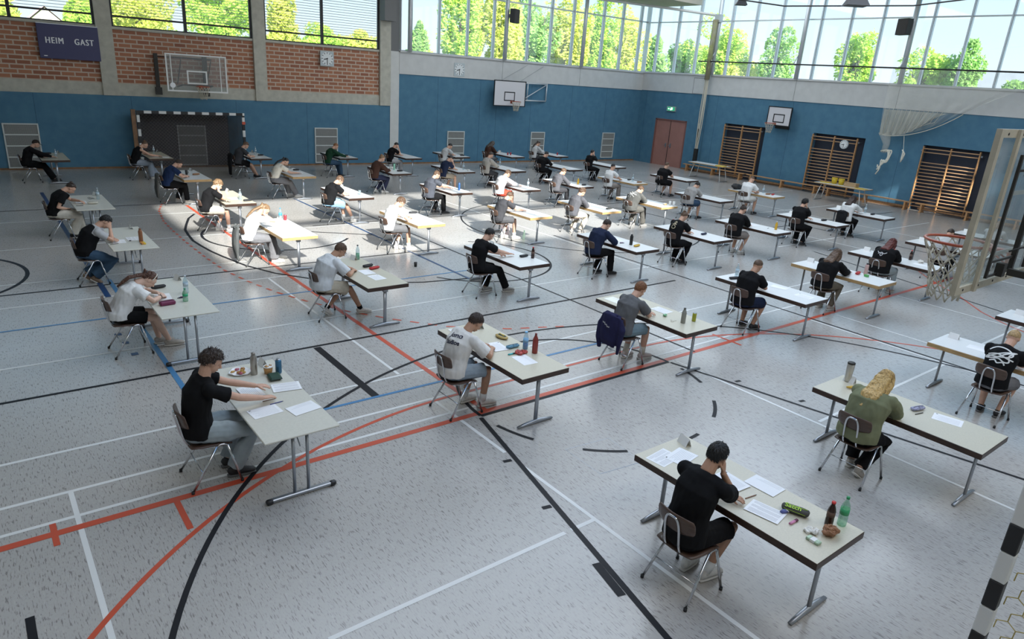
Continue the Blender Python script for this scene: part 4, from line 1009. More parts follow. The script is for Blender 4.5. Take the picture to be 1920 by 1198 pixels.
    if st=='long':
        hl=g('hl',.55); b0=Q(-.03,0,.03)
        sp=lambda t: (N-dirs*.05).lerp(mid1,t)+back*(.15+.02*t)
        pt=[Q(-.03,0,.055),Q(-.075,0,-.02),(N+V((-.09,0,.0))).lerp(Q(-.09,0,-.1),.3),sp(.15),sp(hl)]
        h.tube(pt,[(.06,.05),(.085,.05),(.095,.045),(.10,.038),(.05*1.2,.014)],14,ref=lt)
        for s in (1,-1):
            h.tube([Q(.0,s*.06,.05),Q(.01,s*.085,-.02),Q(-.0,s*.09,-.10),(SH[s]+V((-.05,-s*.08,.03))).lerp(Q(0,s*.09,-.15),.3)],[(.05,.03),(.05,.024),(.045,.022),(.03,.015)],10,ref=fw)
    me=h.mesh()
    if st in('long','pony','mop','curly'): me=remesh(me,vox*1.0,1); displace(me,.012 if st in('long','curly','mop') else .005,30,sd_,.18); displace(me,.006,80,sd_+1,.2)
    if st!='cap' and lod<2:
        random.seed(int(sd_)); cnt={0:1500,1:420}[lod]*(1 if st!='buzz' else 0)+(300 if st=='buzz' and lod==0 else 0); vs=[];fs=[]; tw_=.0045 if lod==0 else .008
        Lh={'curly':.030,'short':.030,'mop':.040,'long':.05,'bun':.03,'pony':.03,'buzz':.008}[st]
        for i in range(cnt):
            d=V((random.gauss(0,1),random.gauss(0,1),random.gauss(0,1))).normalized(); r_=rad(d)
            if r_<.985: continue
            pp=Q(-.008,0,.018)+(fw*.098*d.x+lt*.078*d.y+up*.100*d.z)*hs*(r_*.985)
            o=(fw*d.x+lt*d.y+up*d.z)
            cr_=V((d.x+.35,d.y,0)); fl_=(fw*cr_.x+lt*cr_.y-up*.9*(1-abs(d.z)*.6)); fl_=(fl_-o*fl_.dot(o))
            fl_=fl_.normalized() if fl_.length>1e-4 else fw
            if st in('bun','pony'): fl_=(Q(-.09,0,.06)-pp).normalized()
            j=V((random.gauss(0,1),random.gauss(0,1),random.gauss(0,1)))*{'curly':.6,'mop':.18,'short':.14,'buzz':.2,'long':.1,'bun':.07,'pony':.07}[st]
            dr=(fl_+o*{'curly':.22,'mop':.10,'short':.09,'buzz':.5,'long':.03,'bun':.02,'pony':.02}[st]+j).normalized(); L_=Lh*random.uniform(.6,1.2)
            a=dr.cross(o); a=a.normalized() if a.length>1e-4 else lt; k=len(vs); w_=tw_*random.uniform(.7,1.5)
            vs+=[pp-a*w_,pp+a*w_,pp+o*w_*.9,pp+dr*L_*.6-a*w_*.5+o*.002,pp+dr*L_*.6+a*w_*.5+o*.002,pp+dr*L_-o*.002]
            fs+=[(k,k+1,k+4,k+3),(k+1,k+2,k+4),(k+2,k,k+3),(k+2,k+3,k+4),(k+3,k+4,k+5)]
        m2=MB(); m2.v=[tuple(v.co) for v in me.vertices]; m2.f=[tuple(q.vertices) for q in me.polygons]; m2.m=[0]*len(m2.f); m2.add(vs,fs); me=m2.mesh('hair'); NH=len(m2.f)-len(fs)
    ho=link('hair' if st!='cap' else 'cap',me,hm if st!='cap' else cloth(*g('hc')),root,True)
    if st!='cap' and lod<2:
        for q in list(ho.data.polygons)[NH:]: q.use_smooth=False
    if st=='pony': MB().tube([b0-lt*.0+fw*.004,b0-fw*.022+up*.006],.028,12).build('hair_tie',[mat('hair_tie',(.03,.02,.02),.6)],ho,True)
    if g('band'):
        m=MB(); m.tube([Q(.02,.084*math.cos(a),.02+.108*math.sin(a)) for a in [PI*k/16 for k in range(17)]],(.006,.004),6); m.build('hair_band',[mat('hair_band_cream',(.7,.66,.58),.5)],ho,True)
    if lod<2:
        for s in (1,-1):
            m=MB(); m.ell(Q(.083,s*.033,.008),[fw*.010,lt*.013,up*.006],10,6); m.build('eye',[mat('eye_dark',(.03,.02,.018),.3)],bo,True)
            m=MB(); m.tube([Q(.088,s*.016,.030),Q(.090,s*.032,.035),Q(.078,s*.052,.028)],[.0035,.0045,.002],6); m.build('eyebrow',[hm if st!='cap' else M_dark],bo,True)
        MB().tube([Q(.094,.022,-.069),Q(.104,0,-.069),Q(.094,-.022,-.069)],[.002,.0045,.002],6).build('lips',[mat('lips_'+g('skin','l'),tuple(x*y for x,y in zip(SKIN[g('skin','l')],(.8,.5,.5))),.5)],bo,True)
    if g('glasses'):
        m=MB()
        for s in (1,-1):
            m.tube([Q(.104,s*.034+.021*math.cos(a),.008+.016*math.sin(a)) for a in [2*PI*k/14 for k in range(14)]],.0025,5,closed=True)
            m.tube([Q(.102,s*.056,.012),Q(.03,s*.082,.012),Q(-.02,s*.083,.008)],.0025,5)
        m.tube([Q(.106,.012,.010),Q(.106,-.012,.010)],.0025,5); m.build('glasses',[M_black],root,True)
    if g('watch'):
        S,el,W=ARM[g('watch')]; d=(W-el).normalized(); MB().tube([W-d*.035,W-d*.012],(.031,.029),12).build('wristband',[M_black],root,True)
    return root
def decal(pid,me,name,M,m,off=.004,ray=None):
    """lay a flat mesh onto the back of a garment by casting along -local z of M"""
    root,so=NEAR[pid]
    bv=BVHTree.FromPolygons([v.co for v in so.data.vertices],[list(p.vertices) for p in so.data.polygons])
    bm=bmesh.new(); bm.from_mesh(me); bmesh.ops.triangulate(bm,faces=bm.faces); bmesh.ops.subdivide_edges(bm,edges=[e for e in bm.edges if e.calc_length()>.02],cuts=1); bmesh.ops.triangulate(bm,faces=bm.faces); bm.to_mesh(me); bm.free()
    n=(M.to_3x3()@V((0,0,1))).normalized()
    for v in me.vertices:
        q=M@v.co; h=v.co.z; o=q+n*.3; hit,nr,ix,ds=bv.ray_cast(o,-n)
        v.co=(hit if hit else q)+n*(off+h*0)
    me.update(); return link(name,me,m,so)
def basis(origin,x,z):
    x=V(x).normalized(); z=V(z); z=(z-x*z.dot(x)).normalized(); y=z.cross(x)
    return Matrix(((x.x,y.x,z.x,origin[0]),(x.y,y.y,z.y,origin[1]),(x.z,y.z,z.z,origin[2]),(0,0,0,1)))
# ---------------------------------------------------------------- the exam seats
HB=('black',(.008,.007,.007)); HD=('dark_brown',(.035,.02,.013)); HN=('brown',(.10,.055,.03)); HL=('light_brown',(.20,.12,.06)); HG=('golden_blond',(.55,.36,.13)); HF=('blond',(.42,.28,.13)); HR=('ginger',(.22,.09,.035)); HX=('dark_red',(.10,.015,.010))
BK=('black',(.007,.007,.008)); CH=('charcoal',(.045,.045,.05)); NV=('navy',(.015,.022,.05)); WH=('white',(.72,.72,.71)); LG=('light_grey',(.42,.42,.43)); GR=('grey',(.16,.16,.17)); BG=('beige',(.50,.45,.36)); DN=('light_denim',(.24,.31,.37)); JN=('blue_denim',(.045,.085,.14)); OL=('olive',(.19,.20,.115)); BR=('dark_brown',(.06,.03,.022)); GN=('dark_green',(.012,.045,.025)); RD=('red',(.50,.06,.035)); SK=('sky_blue',(.24,.42,.60)); CR=('cream',(.62,.58,.50))
def W_(n,c): return dict(sc_name=n,shoe=c)
wsh=W_('white',(.64,.62,.59)); bsh=dict(sc_name='black',shoe=(.02,.02,.022),sole_name='grey',sole=(.12,.12,.12)); tsh=dict(sc_name='tan',shoe=(.22,.15,.10)); gsh=W_('beige',(.42,.38,.34)); fsh=W_('flat_black',(.02,.02,.02))
# id: (table edge x, table near-end y, seat y, table kind, who, description, look)
S={}
def seat(k,x,y,sy,kind,who,desc,**p): S[k]=(x,y,sy,kind,who,desc,p)
seat('1.1',1.77,5.66,6.55,'F','curly dark-haired boy in black T-shirt and jeans','dark curly hair, nearest on the left, reading over his sheets',lod=0,tc=BK,bc=('pale_denim',(.33,.38,.40)),hc=HD,hair='curly',lean=11,nb=28,hp=30,sc=1.08,L=(.66,.13,.785),R=(.55,-.12,.80,V((-.2,-.5,-.8))),l='mid',r='mid',wide=1.3,**bsh)
seat('1.2',1.73,9.49,10.4,'F','girl with long ponytail and black shorts','white T-shirt, bent low over her paper',lod=0,tc=WH,bc=BK,bot='shorts',short=.75,hc=('auburn',(.085,.035,.02)),hair='pony',band=1,lean=34,nb=74,hp=52,sc=.95,shw=.16,R='write',L='write',watch=-1,l='flat',r=(.50,-.04,.10),loose=.03,skin='p',fat=.92,**gsh)
seat('1.3',1.80,13.4,14.15,'F','boy in black vest over grey T-shirt','blue jeans, hand pressed to his brow',lod=1,tc=LG,top='vest',vc=BK,bc=JN,hc=HB,hair='short',lean=31,nb=58,hp=50,R='brow',L='fold',l='tuck',r='back',wide=1.8,**tsh)
seat('1.4',1.73,17.25,17.95,'F','girl with hair bun and cream trousers','head bowed to the left of her bottle',lod=1,tc=BK,bc=CR,hc=HD,hair='bun',lean=27,nb=66,hp=52,R='lap',L='write',l='flat',r='mid',wide=1.8,shw=.16,**fsh)
seat('1.5',1.83,25.4,26.05,'T','student in cap at the far left','black wide trousers, leaning on the desk',lod=2,tc=BK,top='long',bc=BK,hc=('cap_brown',(.04,.03,.025)),hair='cap',lean=24,nb=48,hp=30,R='far',L='fold',l='fwd',r='fwd',wide=1.8,**bsh)
seat('2.0',4.63,1.85,2.80,'T','black-haired boy in black nearest the camera','seen from behind with hand at his chin',lod=0,tc=BK,bc=BK,bot='shorts',hc=HB,hair='short',lean=19,nb=40,hp=28,skin='m',R='head',L='fold',l='mid',r=(.22,-.08,.10),sc=1.06,sock=WH,**wsh)
seat('2.1',4.75,5.6,6.55,'T','boy with navy script on white T-shirt','light denim shorts, bent over his desk',lod=0,tc=('warm_white',(.66,.64,.61)),bc=('faded_denim',(.27,.33,.39)),bot='shorts',hc=HD,hair='short',lean=24,nb=50,hp=45,skin='m',R='write',L='write',l='mid',r=(.34,-.10,.10),sock=WH,loose=.035,sleeve=.78,**wsh)
seat('2.2',4.75,9.56,10.55,'T','man with glasses and beige shorts','short brown hair, one foot stretched forward',lod=0,tc=('pale_grey',(.58,.60,.62)),bc=BG,bot='shorts',wide=1.8,hc=HN,hair='short',glasses=1,lean=26,nb=52,hp=42,fat=1.18,skin='m',R='write',L='write',l='back',r='fwd',loose=.035,sleeve=.8,sock=BK,sockh=.12,**wsh)
seat('2.3',4.75,13.3,14.3,'L','blond girl holding her head in both hands','grey wide trousers, sitting in sunlight',lod=1,tc=WH,bc=GR,hc=HL,hair='pony',lean=28,nb=56,hp=50,R='temple',L='temple',l='fwd',r='flat',wide=2.,shw=.16,**wsh)
seat('2.4',4.75,17.05,17.45,'T','curly blond boy in black T-shirt and pale shorts','hand on his face, white socks and sneakers',lod=1,tc=BK,bc=('sand',(.45,.42,.36)),bot='shorts',hc=HL,hair='curly',lean=25,nb=48,hp=38,R='head',L='fold',l='mid',r='flat',sock=WH,**wsh)
seat('2.5',4.76,20.9,21.4,'L','man in navy T-shirt near the goal','grey jacket behind him, leaning over his desk',lod=1,tc=('deep_navy',(.012,.025,.07)),bc=BK,hc=HD,hair='short',lean=28,nb=56,hp=50,R='write',L='fold',fat=1.1,l='mid',r='flat',**gsh)
seat('2.6',4.8,25.45,26.0,'T','girl in black tank top with bare shoulders','pale blue wide trousers, beside the goal post',lod=2,tc=BK,top='tank',bc=('pale_blue',(.30,.34,.40)),hc=HN,hair='bun',lean=27,nb=55,hp=45,R='far',L='write',l='fwd',r='flat',wide=2.2,shw=.155,**wsh)
seat('3.0',7.77,1.81,2.9,'T','blond woman in olive jacket','black trousers, seen from behind',lod=0,tc=OL,top='jacket',bc=BK,hc=HG,hair='long',hl=.65,lean=27,nb=52,hp=45,R='fold',L='fold',l='mid',r='back',loose=.045,fat=1.02,**gsh)
seat('3.1',7.83,5.67,6.6,'T','ginger-haired boy in grey T-shirt','navy hoodie hung over his chair',lod=0,tc=('mid_grey',(.12,.12,.125)),bc=('washed_denim',(.17,.24,.28)),bot='shorts',hc=HR,hair='short',lean=24,nb=46,hp=35,R='fold',L='fold',l='mid',r=(.40,-.06,.10),sock=CR,sockh=.3,**W_('rose_white',(.52,.44,.42)))
seat('3.2',7.85,9.58,10.45,'T','boy in black T-shirt, trousers and grey sneakers','writing with arm stretched over the desk',lod=1,tc=BK,bc=BK,hc=HB,hair='short',lean=17,nb=44,hp=40,R='far',L='fold',l='mid',r='fwd',**W_('grey',(.30,.29,.28)))
seat('3.3',7.9,13.4,14.15,'L','boy in white T-shirt and grey shorts','brown fringe, sitting in sunlight',lod=1,tc=WH,bc=('mid_grey',(.13,.13,.14)),bot='shorts',short=.95,hc=HN,hair='mop',lean=24,nb=52,hp=48,R='write',L='write',l='mid',r='flat',sock=WH,**wsh)
seat('3.4',7.9,17.0,17.5,'T','boy in black T-shirt and sky-blue shorts','brown hair, head bowed over his desk',lod=1,tc=BK,bc=SK,bot='shorts',hc=HN,hair='mop',fat=1.22,lean=24,nb=54,hp=50,R='fold',L='fold',l='flat',r='fwd',sock=WH,**wsh)
seat('3.5',7.86,20.85,21.5,'L','girl in short white top and grey trousers','grey trousers and white sneakers',lod=1,tc=CR,top='crop',bc=GR,hc=HB,hair='pony',lean=29,nb=58,hp=45,R='far',L='write',l='flat',r='fwd',wide=1.6,shw=.155,**wsh)
seat('3.6',8.0,25.15,25.6,'T','man in dark grey T-shirt by the goal','bare legs stretched under the desk',lod=2,tc=CH,bc=BK,bot='shorts',hc=HN,hair='mop',fat=1.2,lean=25,nb=50,hp=40,R='write',L='fold',l='fwd',r='fwd',**bsh)
seat('4.0',11.0,1.8,2.65,'L','blond boy with white scribble print on black','grey shorts, at the right edge',lod=0,tc=BK,bc=GR,bot='shorts',hc=HF,hair='buzz',lean=27,nb=45,hp=35,R='fold',L='fold',l='mid',r='mid',**bsh)
seat('4.1',10.97,5.63,6.62,'T','boy in black T-shirt and navy shorts','dark shoes, forearms on the desk',lod=0,tc=BK,bc=NV,bot='shorts',hc=HN,hair='buzz',skin='m',lean=21,nb=42,hp=32,fat=1.1,R='fold',L='write',l='mid',r='mid',**bsh)
seat('4.2',10.97,9.53,10.48,'T','boy in dark navy hoodie','black trousers, writing',lod=1,tc=NV,top='hoodie',hood=1,bc=BK,hc=HD,hair='short',lean=27,nb=52,hp=45,R='write',L='write',l='mid',r='flat',loose=.035,**bsh)
seat('4.3',11.08,13.25,14.15,'L','boy in charcoal T-shirt and dark grey shorts','brown hair bowed low',lod=1,tc=CH,bc=('dark_grey',(.08,.08,.085)),bot='shorts',hc=HN,hair='short',lean=27,nb=52,hp=45,R='far',L='write',l='mid',r='flat',sock=WH,**wsh)
seat('4.4',11.12,16.95,17.7,'T','student in charcoal T-shirt and white-striped trousers','brown curly hair, navy bottle in front',lod=1,tc=('slate',(.06,.065,.08)),bc=BK,hc=HN,hair='short',fat=1.25,lean=20,nb=45,hp=38,R='far',L='write',l='mid',r='flat',**bsh)
seat('4.5',11.27,20.85,21.5,'T','fair-haired student in brown jacket','hair tied up, white shoes',lod=1,tc=BR,top='jacket',bc=('indigo',(.03,.035,.07)),hc=HL,hair='bun',lean=22,nb=46,hp=30,R='write',L='write',l='back',r='mid',loose=.035,**wsh)
seat('4.6',11.23,24.9,25.25,'T','boy in dark green sweatshirt','short hair, by the grille in the back row',lod=2,tc=GN,top='long',bc=JN,hc=HR,hair='short',lean=26,nb=50,hp=40,R='far',L='write',l='flat',r='flat',**bsh)
seat('5.1',13.55,5.6,6.55,'L','woman with long brown hair and black jacket','patterned trousers, pink bottle in front',lod=1,tc=BK,top='jacket',bc=('camouflage',(.14,.12,.09)),hc=HN,hair='long',hl=.3,lean=28,nb=52,hp=40,R='far',L='fold',l='mid',r='mid',loose=.04,**gsh)
seat('5.2',13.6,9.49,10.42,'T','girl with pale print on black T-shirt','brown hair, red bottle on her left',lod=1,tc=BK,bc=BK,hc=HN,hair='bun',lean=22,nb=45,hp=35,R='fold',L='fold',l='mid',r='mid',**bsh)
seat('5.3',13.6,13.2,14.05,'L','curly-haired boy in dark grey hoodie','pale trousers, one knee to the right',lod=1,tc=('dark_grey_wool',(.09,.09,.10)),top='hoodie',hood=1,bc=BG,hc=HN,hair='curly',lean=24,nb=48,hp=35,R='fold',L='fold',l='back',r='mid',loose=.035,**W_('grey',(.30,.29,.28)))
seat('5.4',13.7,16.85,17.65,'T','boy in red shorts','bare legs in sunlight',lod=1,tc=LG,top='hoodie',hood=1,bc=RD,bot='shorts',short=.92,hc=HN,hair='mop',lean=24,nb=54,hp=48,R='far',L='fold',l='flat',r='flat',loose=.035,sock=WH,**W_('mint_white',(.45,.62,.52)))
seat('5.5',13.88,20.8,21.3,'T','boy in navy T-shirt and beige shorts','hand shading his face',lod=2,tc=NV,bc=('khaki',(.33,.28,.22)),bot='shorts',hc=HB,hair='mop',lean=25,nb=50,hp=45,R='brow',L='fold',l='mid',r='flat',**bsh)
seat('5.6',13.9,24.6,25.35,'T','black T-shirt student in the back row','hand raised to the forehead',lod=2,tc=BK,bc=LG,hc=HB,hair='short',lean=24,nb=45,hp=40,R='brow',L='fold',l='mid',r='flat',wide=1.4,**bsh)
seat('6.1',16.06,5.65,6.6,'T','woman with dark red hair','black jacket and light blue jeans',lod=1,tc=BK,top='jacket',bc=('pale_denim',(.33,.38,.40)),hc=HX,hair='long',hl=.3,lean=29,nb=52,hp=40,R='fold',L='fold',l='flat',r='flat',wide=1.6,loose=.045,fat=1.1,**gsh)
seat('6.2',16.08,9.44,10.45,'T','student in black sweater and grey shorts','grey shorts and white shoes',lod=1,tc=BK,top='long',bc=('warm_grey',(.26,.23,.21)),bot='shorts',hc=HD,hair='bun',lean=20,nb=42,hp=30,R='fold',L='fold',fat=1.08,l='mid',r='mid',loose=.035,**wsh)
seat('6.3',16.02,13.18,14.1,'L','boy in white-patterned charcoal hoodie','grey baggy trousers, folded over his desk',lod=1,tc=('slate_grey',(.085,.085,.08)),top='hoodie',hood=1,bc=('dark_khaki',(.10,.095,.085)),hc=HN,hair='short',lean=30,nb=58,hp=48,R='fold',L='fold',l='mid',r='flat',wide=2.2,loose=.05,fat=1.1,**W_('grey',(.30,.29,.28)))
seat('6.4',16.09,16.88,17.65,'T','boy in dark hoodie with orange juice','short brown hair, writing',lod=1,tc=('dark_grey_wool',(.06,.06,.065)),top='hoodie',hood=1,bc=CH,hc=HN,hair='short',lean=25,nb=50,hp=42,R='write',L='fold',l='mid',r='flat',loose=.035,**bsh)
seat('6.5',16.1,20.6,21.75,'T','student in cream hoodie','holding up a sheet',lod=2,tc=('cream_wool',(.33,.31,.28)),top='hoodie',hood=1,bc=CH,hc=HD,hair='mop',lean=16,nb=38,hp=30,R='write',L='write',l='mid',r='mid',loose=.035,**bsh)
seat('6.6',16.35,24.75,25.2,'T','white T-shirt boy in the back row','beside the first vent right of the column',lod=2,tc=('dull_white',(.50,.50,.50)),bc=GR,hc=HB,hair='short',lean=27,nb=52,hp=48,R='fold',L='fold',l='mid',r='mid',**wsh)
seat('7.1',18.98,5.62,6.5,'T','student behind the near basketball net','partly hidden by the hoop',lod=2,tc=('dull_white',(.50,.50,.50)),top='long',bc=BK,hc=HD,hair='short',lean=24,nb=48,hp=40,R='fold',L='fold',l='mid',r='mid',**bsh)
seat('7.2',18.97,9.36,10.35,'T','black-jacketed boy with hand on chin','black trousers and sneakers',lod=1,tc=BK,top='jacket',bc=BK,hc=HB,hair='curly',lean=14,nb=38,hp=25,R='head',L='fold',l='mid',r='mid',sc=1.05,loose=.035,**bsh)
seat('7.3',18.98,13.28,14.3,'T','grey T-shirt student in blue denim shorts','head sunk between the arms',lod=1,tc=('ash_grey',(.33,.32,.31)),bc=('denim_dark',(.04,.075,.13)),bot='shorts',short=.92,hc=HB,hair='short',lean=31,nb=64,hp=58,R='fold',L='fold',fat=1.12,l='mid',r='flat',loose=.035,sleeve=.85,**bsh)
seat('7.4',18.9,16.95,17.9,'L','upright boy in white T-shirt, grey trousers','open case and bottle in front',lod=2,tc=WH,bc=('warm_grey',(.26,.23,.21)),hc=HB,hair='buzz',lean=12,nb=28,hp=15,R='write',L='fold',l='mid',r='flat',**bsh)
seat('7.5',18.98,20.5,21.9,'T','black-sweatered student in the fifth row','black hair, papers before him',lod=2,tc=BK,top='long',bc=BK,hc=HB,hair='mop',fat=1.25,lean=20,nb=46,hp=38,R='write',L='write',l='back',r='mid',**bsh)
seat('7.6',19.15,24.5,25.9,'T','long-haired girl in brown, back row','dark top, red cans on her desk',lod=2,tc=BR,top='long',bc=GR,hc=('ash_brown',(.06,.045,.035)),hair='long',hl=.3,lean=20,nb=50,hp=55,R='fold',L='fold',l='mid',r='mid',**bsh)
seat('8.1',21.9,5.62,6.4,'T','student behind the near glass board','blurred behind the glass board',lod=2,tc=('dull_white',(.50,.50,.50)),top='long',bc=GR,hc=HL,hair='pony',lean=26,nb=50,hp=40,R='far',L='fold',l='mid',r='mid',**bsh)
seat('8.2',21.87,9.38,10.42,'T','dark-haired woman in white blouse','black trousers, one arm stretched forward',lod=1,tc=WH,top='long',bc=BK,hc=('deep_brown',(.035,.018,.014)),hair='long',hl=.3,lean=21,nb=44,hp=30,R=(.68,-.15,.785),L='fold',l='mid',r='mid',shw=.16,loose=.035,**bsh)
seat('8.3',21.96,13.25,14.15,'L','boy in white T-shirt and white shorts','black shoes, bottle and snacks in front',lod=2,tc=WH,bc=('off_white',(.62,.61,.58)),bot='shorts',hc=HN,hair='buzz',lean=19,nb=42,hp=40,R='write',L='fold',sc=1.08,l='mid',r='flat',loose=.035,**bsh)
seat('8.4',21.93,17.0,17.95,'T','big black-clad student before the red door','brown hair, holding a sheet',lod=2,tc=BK,bc=BK,bot='shorts',hc=HN,hair='short',fat=1.28,lean=14,nb=34,hp=25,R='write',L='write',l='mid',r='flat',loose=.035,**bsh)
seat('8.5',21.78,20.75,21.95,'T','black-hooded student near the room corner','upright, both hands near the face',lod=2,tc=BK,top='hoodie',hood=1,bc=BK,hc=HB,hair='short',lean=10,nb=26,hp=12,R='head',L='head',l='mid',r='mid',**bsh)
seat('8.6',21.75,24.45,25.75,'T','braided girl in white, back row','last seat toward the corner',lod=2,tc=('dull_white',(.50,.50,.50)),top='long',bc=CH,hc=HD,hair='pony',lean=20,nb=46,hp=38,R='write',L='fold',l='mid',r='mid',shw=.16,**bsh)
ITEMS={
 '1.1':[('paper',.22,.62),('paper',.57,.5),('paper',.60,1.06),('paper',.24,1.12),('steelbottle',.42,1.55),('basket',.56,1.50),('bluecan',.66,1.45),('case_green',.57,1.33),('foodtray',.30,1.66),('pencil',.34,.84),('pen_blue',.38,.74)],
 '1.2':[('case_magenta',.2,.57),('case_black',.26,1.4),('bottle_green',.45,.62),('bottle_clear',.55,1.0),('pens',.44,.8),('paper',.22,.95)],
 '1.3':[('bottle_copper',.54,.52),('box_yellow',.54,.36),('paper',.2,.67),('paper',.46,.81),('eraser',.38,.65),('pen',.1,.5)],
 '1.4':[('bottle_clear',.58,1.2),('glassescase',.42,1.3),('case_white',.40,.67),('pen',.12,.5),('paper',.2,.95)],
 '1.5':[('case_black',.30,1.55),('bottle_clear',.42,.5),('paper',.25,1.0)],
 '2.0':[('paper',.2,1.68),('paper',.36,1.60),('paper',.62,.86),('paper',.26,.62),('paper',.40,1.07),('case_satch',.47,.47),('corrector',.40,.52),('highlighter_pink',.33,.40),('cola',.56,.22),('bottle_green2',.66,.16),('paperbag',.44,.14),('tissues',.24,.17),('napkin',.34,.25),('pencil',.35,.82)],
 '2.1':[('paper',.40,.46),('paper',.23,1.66),('paper',.35,.98),('opencase',.6,1.21),('pouch_blue',.52,.86),('wrapper_red',.49,.66),('highlighter_teal',.36,.68),('bottle_red',.66,.58),('bottle_blue',.64,.75)],
 '2.2':[('bottle_greenbottom',.64,1.7),('case_black',.58,1.17),('case_red',.62,1.0),('paper',.42,.52),('paper',.41,.87)],
 '2.3':[('bottle_bluewater',.57,1.66),('can_red',.66,1.62),('tissue',.46,1.15),('paper',.50,.51),('paper',.2,.73)],
 '2.4':[('bottle_clear',.5,.47),('case_black',.62,.3),('paper',.42,.73)],
 '2.5':[('cup_black',.30,.95),('case_brown',.54,.86),('paper',.30,.4)],
 '2.6':[('bottle_clear',.42,1.4),('paper',.26,.5),('paper',.57,.34)],
 '3.0':[('tumbler',.57,1.73),('banana',.42,1.60),('pens',.55,1.45),('paper',.56,.55),('pouch_lavender',.52,.86),('pen',.42,.80)],
 '3.1':[('bottle_grey',.36,.36),('can_yellow',.58,.33),('wrapper_green',.35,.7),('keys',.29,.48),('paper',.22,1.65),('paper',.53,.92)],
 '3.2':[('case_black',.57,.60),('cola',.67,.45),('paper',.58,1.0)],
 '3.3':[('case_black',.62,1.3),('paper',.5,.98),('paper',.55,.5)],'3.4':[('cup_clear',.54,.48),('paper',.57,.85)],
 '3.5':[('case_black',.6,1.3),('paper',.5,.8)],'3.6':[('bottle_clear',.55,1.2),('case_black',.6,.8),('paper',.4,.3)],
 '4.0':[('paper',.42,1.32)],'4.1':[('bottle_clear',.35,1.65),('case_black',.2,1.6),('paper',.45,.3),('paper',.55,.85)],
 '4.2':[('bottle_black',.4,.54),('case_yellow',.42,.38),('pens',.32,.75),('paper',.5,1.0)],'4.3':[('paper',.5,.98),('paper',.5,.4)],
 '4.4':[('bottle_navy',.54,.45),('paper',.5,.9)],'4.5':[('bottle_mint',.55,.9),('case_black',.55,.5),('tissue',.6,1.2)],'4.6':[('case_black',.55,.7)],
 '5.1':[('bottle_pink',.66,.6),('case_red',.55,.7),('box_green',.5,.5)],'5.2':[('case_navy',.45,.65),('bottle_red2',.28,1.5)],
 '5.3':[('bag_yellow',.35,1.5),('case_grey',.55,.3),('paper',.5,1.0)],'5.4':[('bottle_clear',.6,.5),('paper',.5,.9)],
 '5.5':[('bottle_clear',.55,.5),('bowl_white',.6,.25)],'5.6':[('paper',.5,.4)],
 '6.1':[('tissue',.6,.5),('cola',.66,.75),('paper',.4,.4)],'6.2':[('bottle_juice',.55,.35),('pen',.5,.54),('paper',.5,1.0)],
 '6.3':[('sandwich',.5,.3),('cup_white',.6,.2),('cup_white',.66,.1)],'6.4':[('bottle_juice',.5,.55),('case_black',.55,.3)],
 '6.5':[('paper',.5,.4),('bottle_clear',.6,1.5)],'6.6':[('case_black',.6,.4)],'7.1':[],'8.1':[],
 '7.2':[('case_black',.5,.65)],'7.3':[('tissue',.4,1.2)],'7.4':[('bottle_clear',.44,.48),('case_black',.6,.8),('case_brown',.5,.2)],
 '7.5':[('paper',.5,.46)],'7.6':[('can_red',.3,.7),('can_red',.45,.68)],'8.2':[('case_black',.5,.6),('bottle_clear',.6,.9)],
 '8.3':[('bottle_clear',.6,.8),('case_brown',.45,.5),('case_red',.6,.4)],'8.5':[('paper',.4,.44)],'8.6':[('can_red',.47,.5)],'8.4':[('paper',.5,.85)],
}
# ---------------------------------------------------------------- small things
M_cap=lambda n,c: mat('cap_'+n,c,.4)
def bottle(t,h,r,body,capc,neck=.35,liq=None,label=None,water=True):
    pr=[(0,0),(r*.92,0),(r,h*.03),(r,h*.28),(r*.94,h*.33),(r,h*.38),(r,h*.62),(r*.8,h*.74),(r*neck,h*.88),(r*neck,h*.94)]
    MB().lathe(pr,n=18).build('bottle_body',[body],t,True)
    MB().lathe([(0,h*.93),(r*neck*1.15,h*.93),(r*neck*1.15,h),(0,h)],n=14).build('cap',[capc],t,True)
    if liq: MB().lathe([(0,h*.01),(r*.93,h*.01),(r*.93,h*liq[1]),(0,h*liq[1])],n=16).build('liquid',[liq[0]],t,True)
    if label: MB().lathe([(r*1.01,h*.40),(r*1.012,h*.40),(r*1.012,h*.60),(r*1.01,h*.60)],n=18).build('label_band',[label],t,True)
def flask(t,h,r,body,capc,neck=.55,shoulder=.8):
    MB().lathe([(0,0),(r*.95,0),(r,h*.02),(r,h*shoulder*.92),(r*.9,h*shoulder),(r*neck,h*.90),(r*neck,h*.91)],n=20).build('flask_body',[body],t,True)
    MB().lathe([(0,h*.9),(r*neck*1.08,h*.9),(r*neck*1.08,h*.985),(r*neck*.9,h),(0,h)],n=16).build('cap',[capc],t,True)
PET=lambda: glassmat('clear_plastic',(.80,.90,.94),.16,.10)
def pouch(t,L,w,h,c,zipc=None,name='pouch_body',round_=.35):
    m=MB(); m.tube([(-L/2,0,h*.45),(-L/2+.012,0,h*.5),(-L*.2,0,h*.5),(L*.2,0,h*.5),(L/2-.012,0,h*.5),(L/2,0,h*.45)],[(w*.3,h*.25),(w*.46,h*.44),(w*.5,h*.5),(w*.5,h*.49),(w*.46,h*.44),(w*.3,h*.25)],14,ref=(0,1,0))
    me=m.mesh(); displace(me,.004,30,L*10); link(name,me,[c],t,True)
    MB().tube([(-L*.42,0,h*.96),(0,0,h*1.0),(L*.42,0,h*.96)],(.004,.002),6,ref=(0,1,0)).build('zip',[zipc or M_dark],t,True)
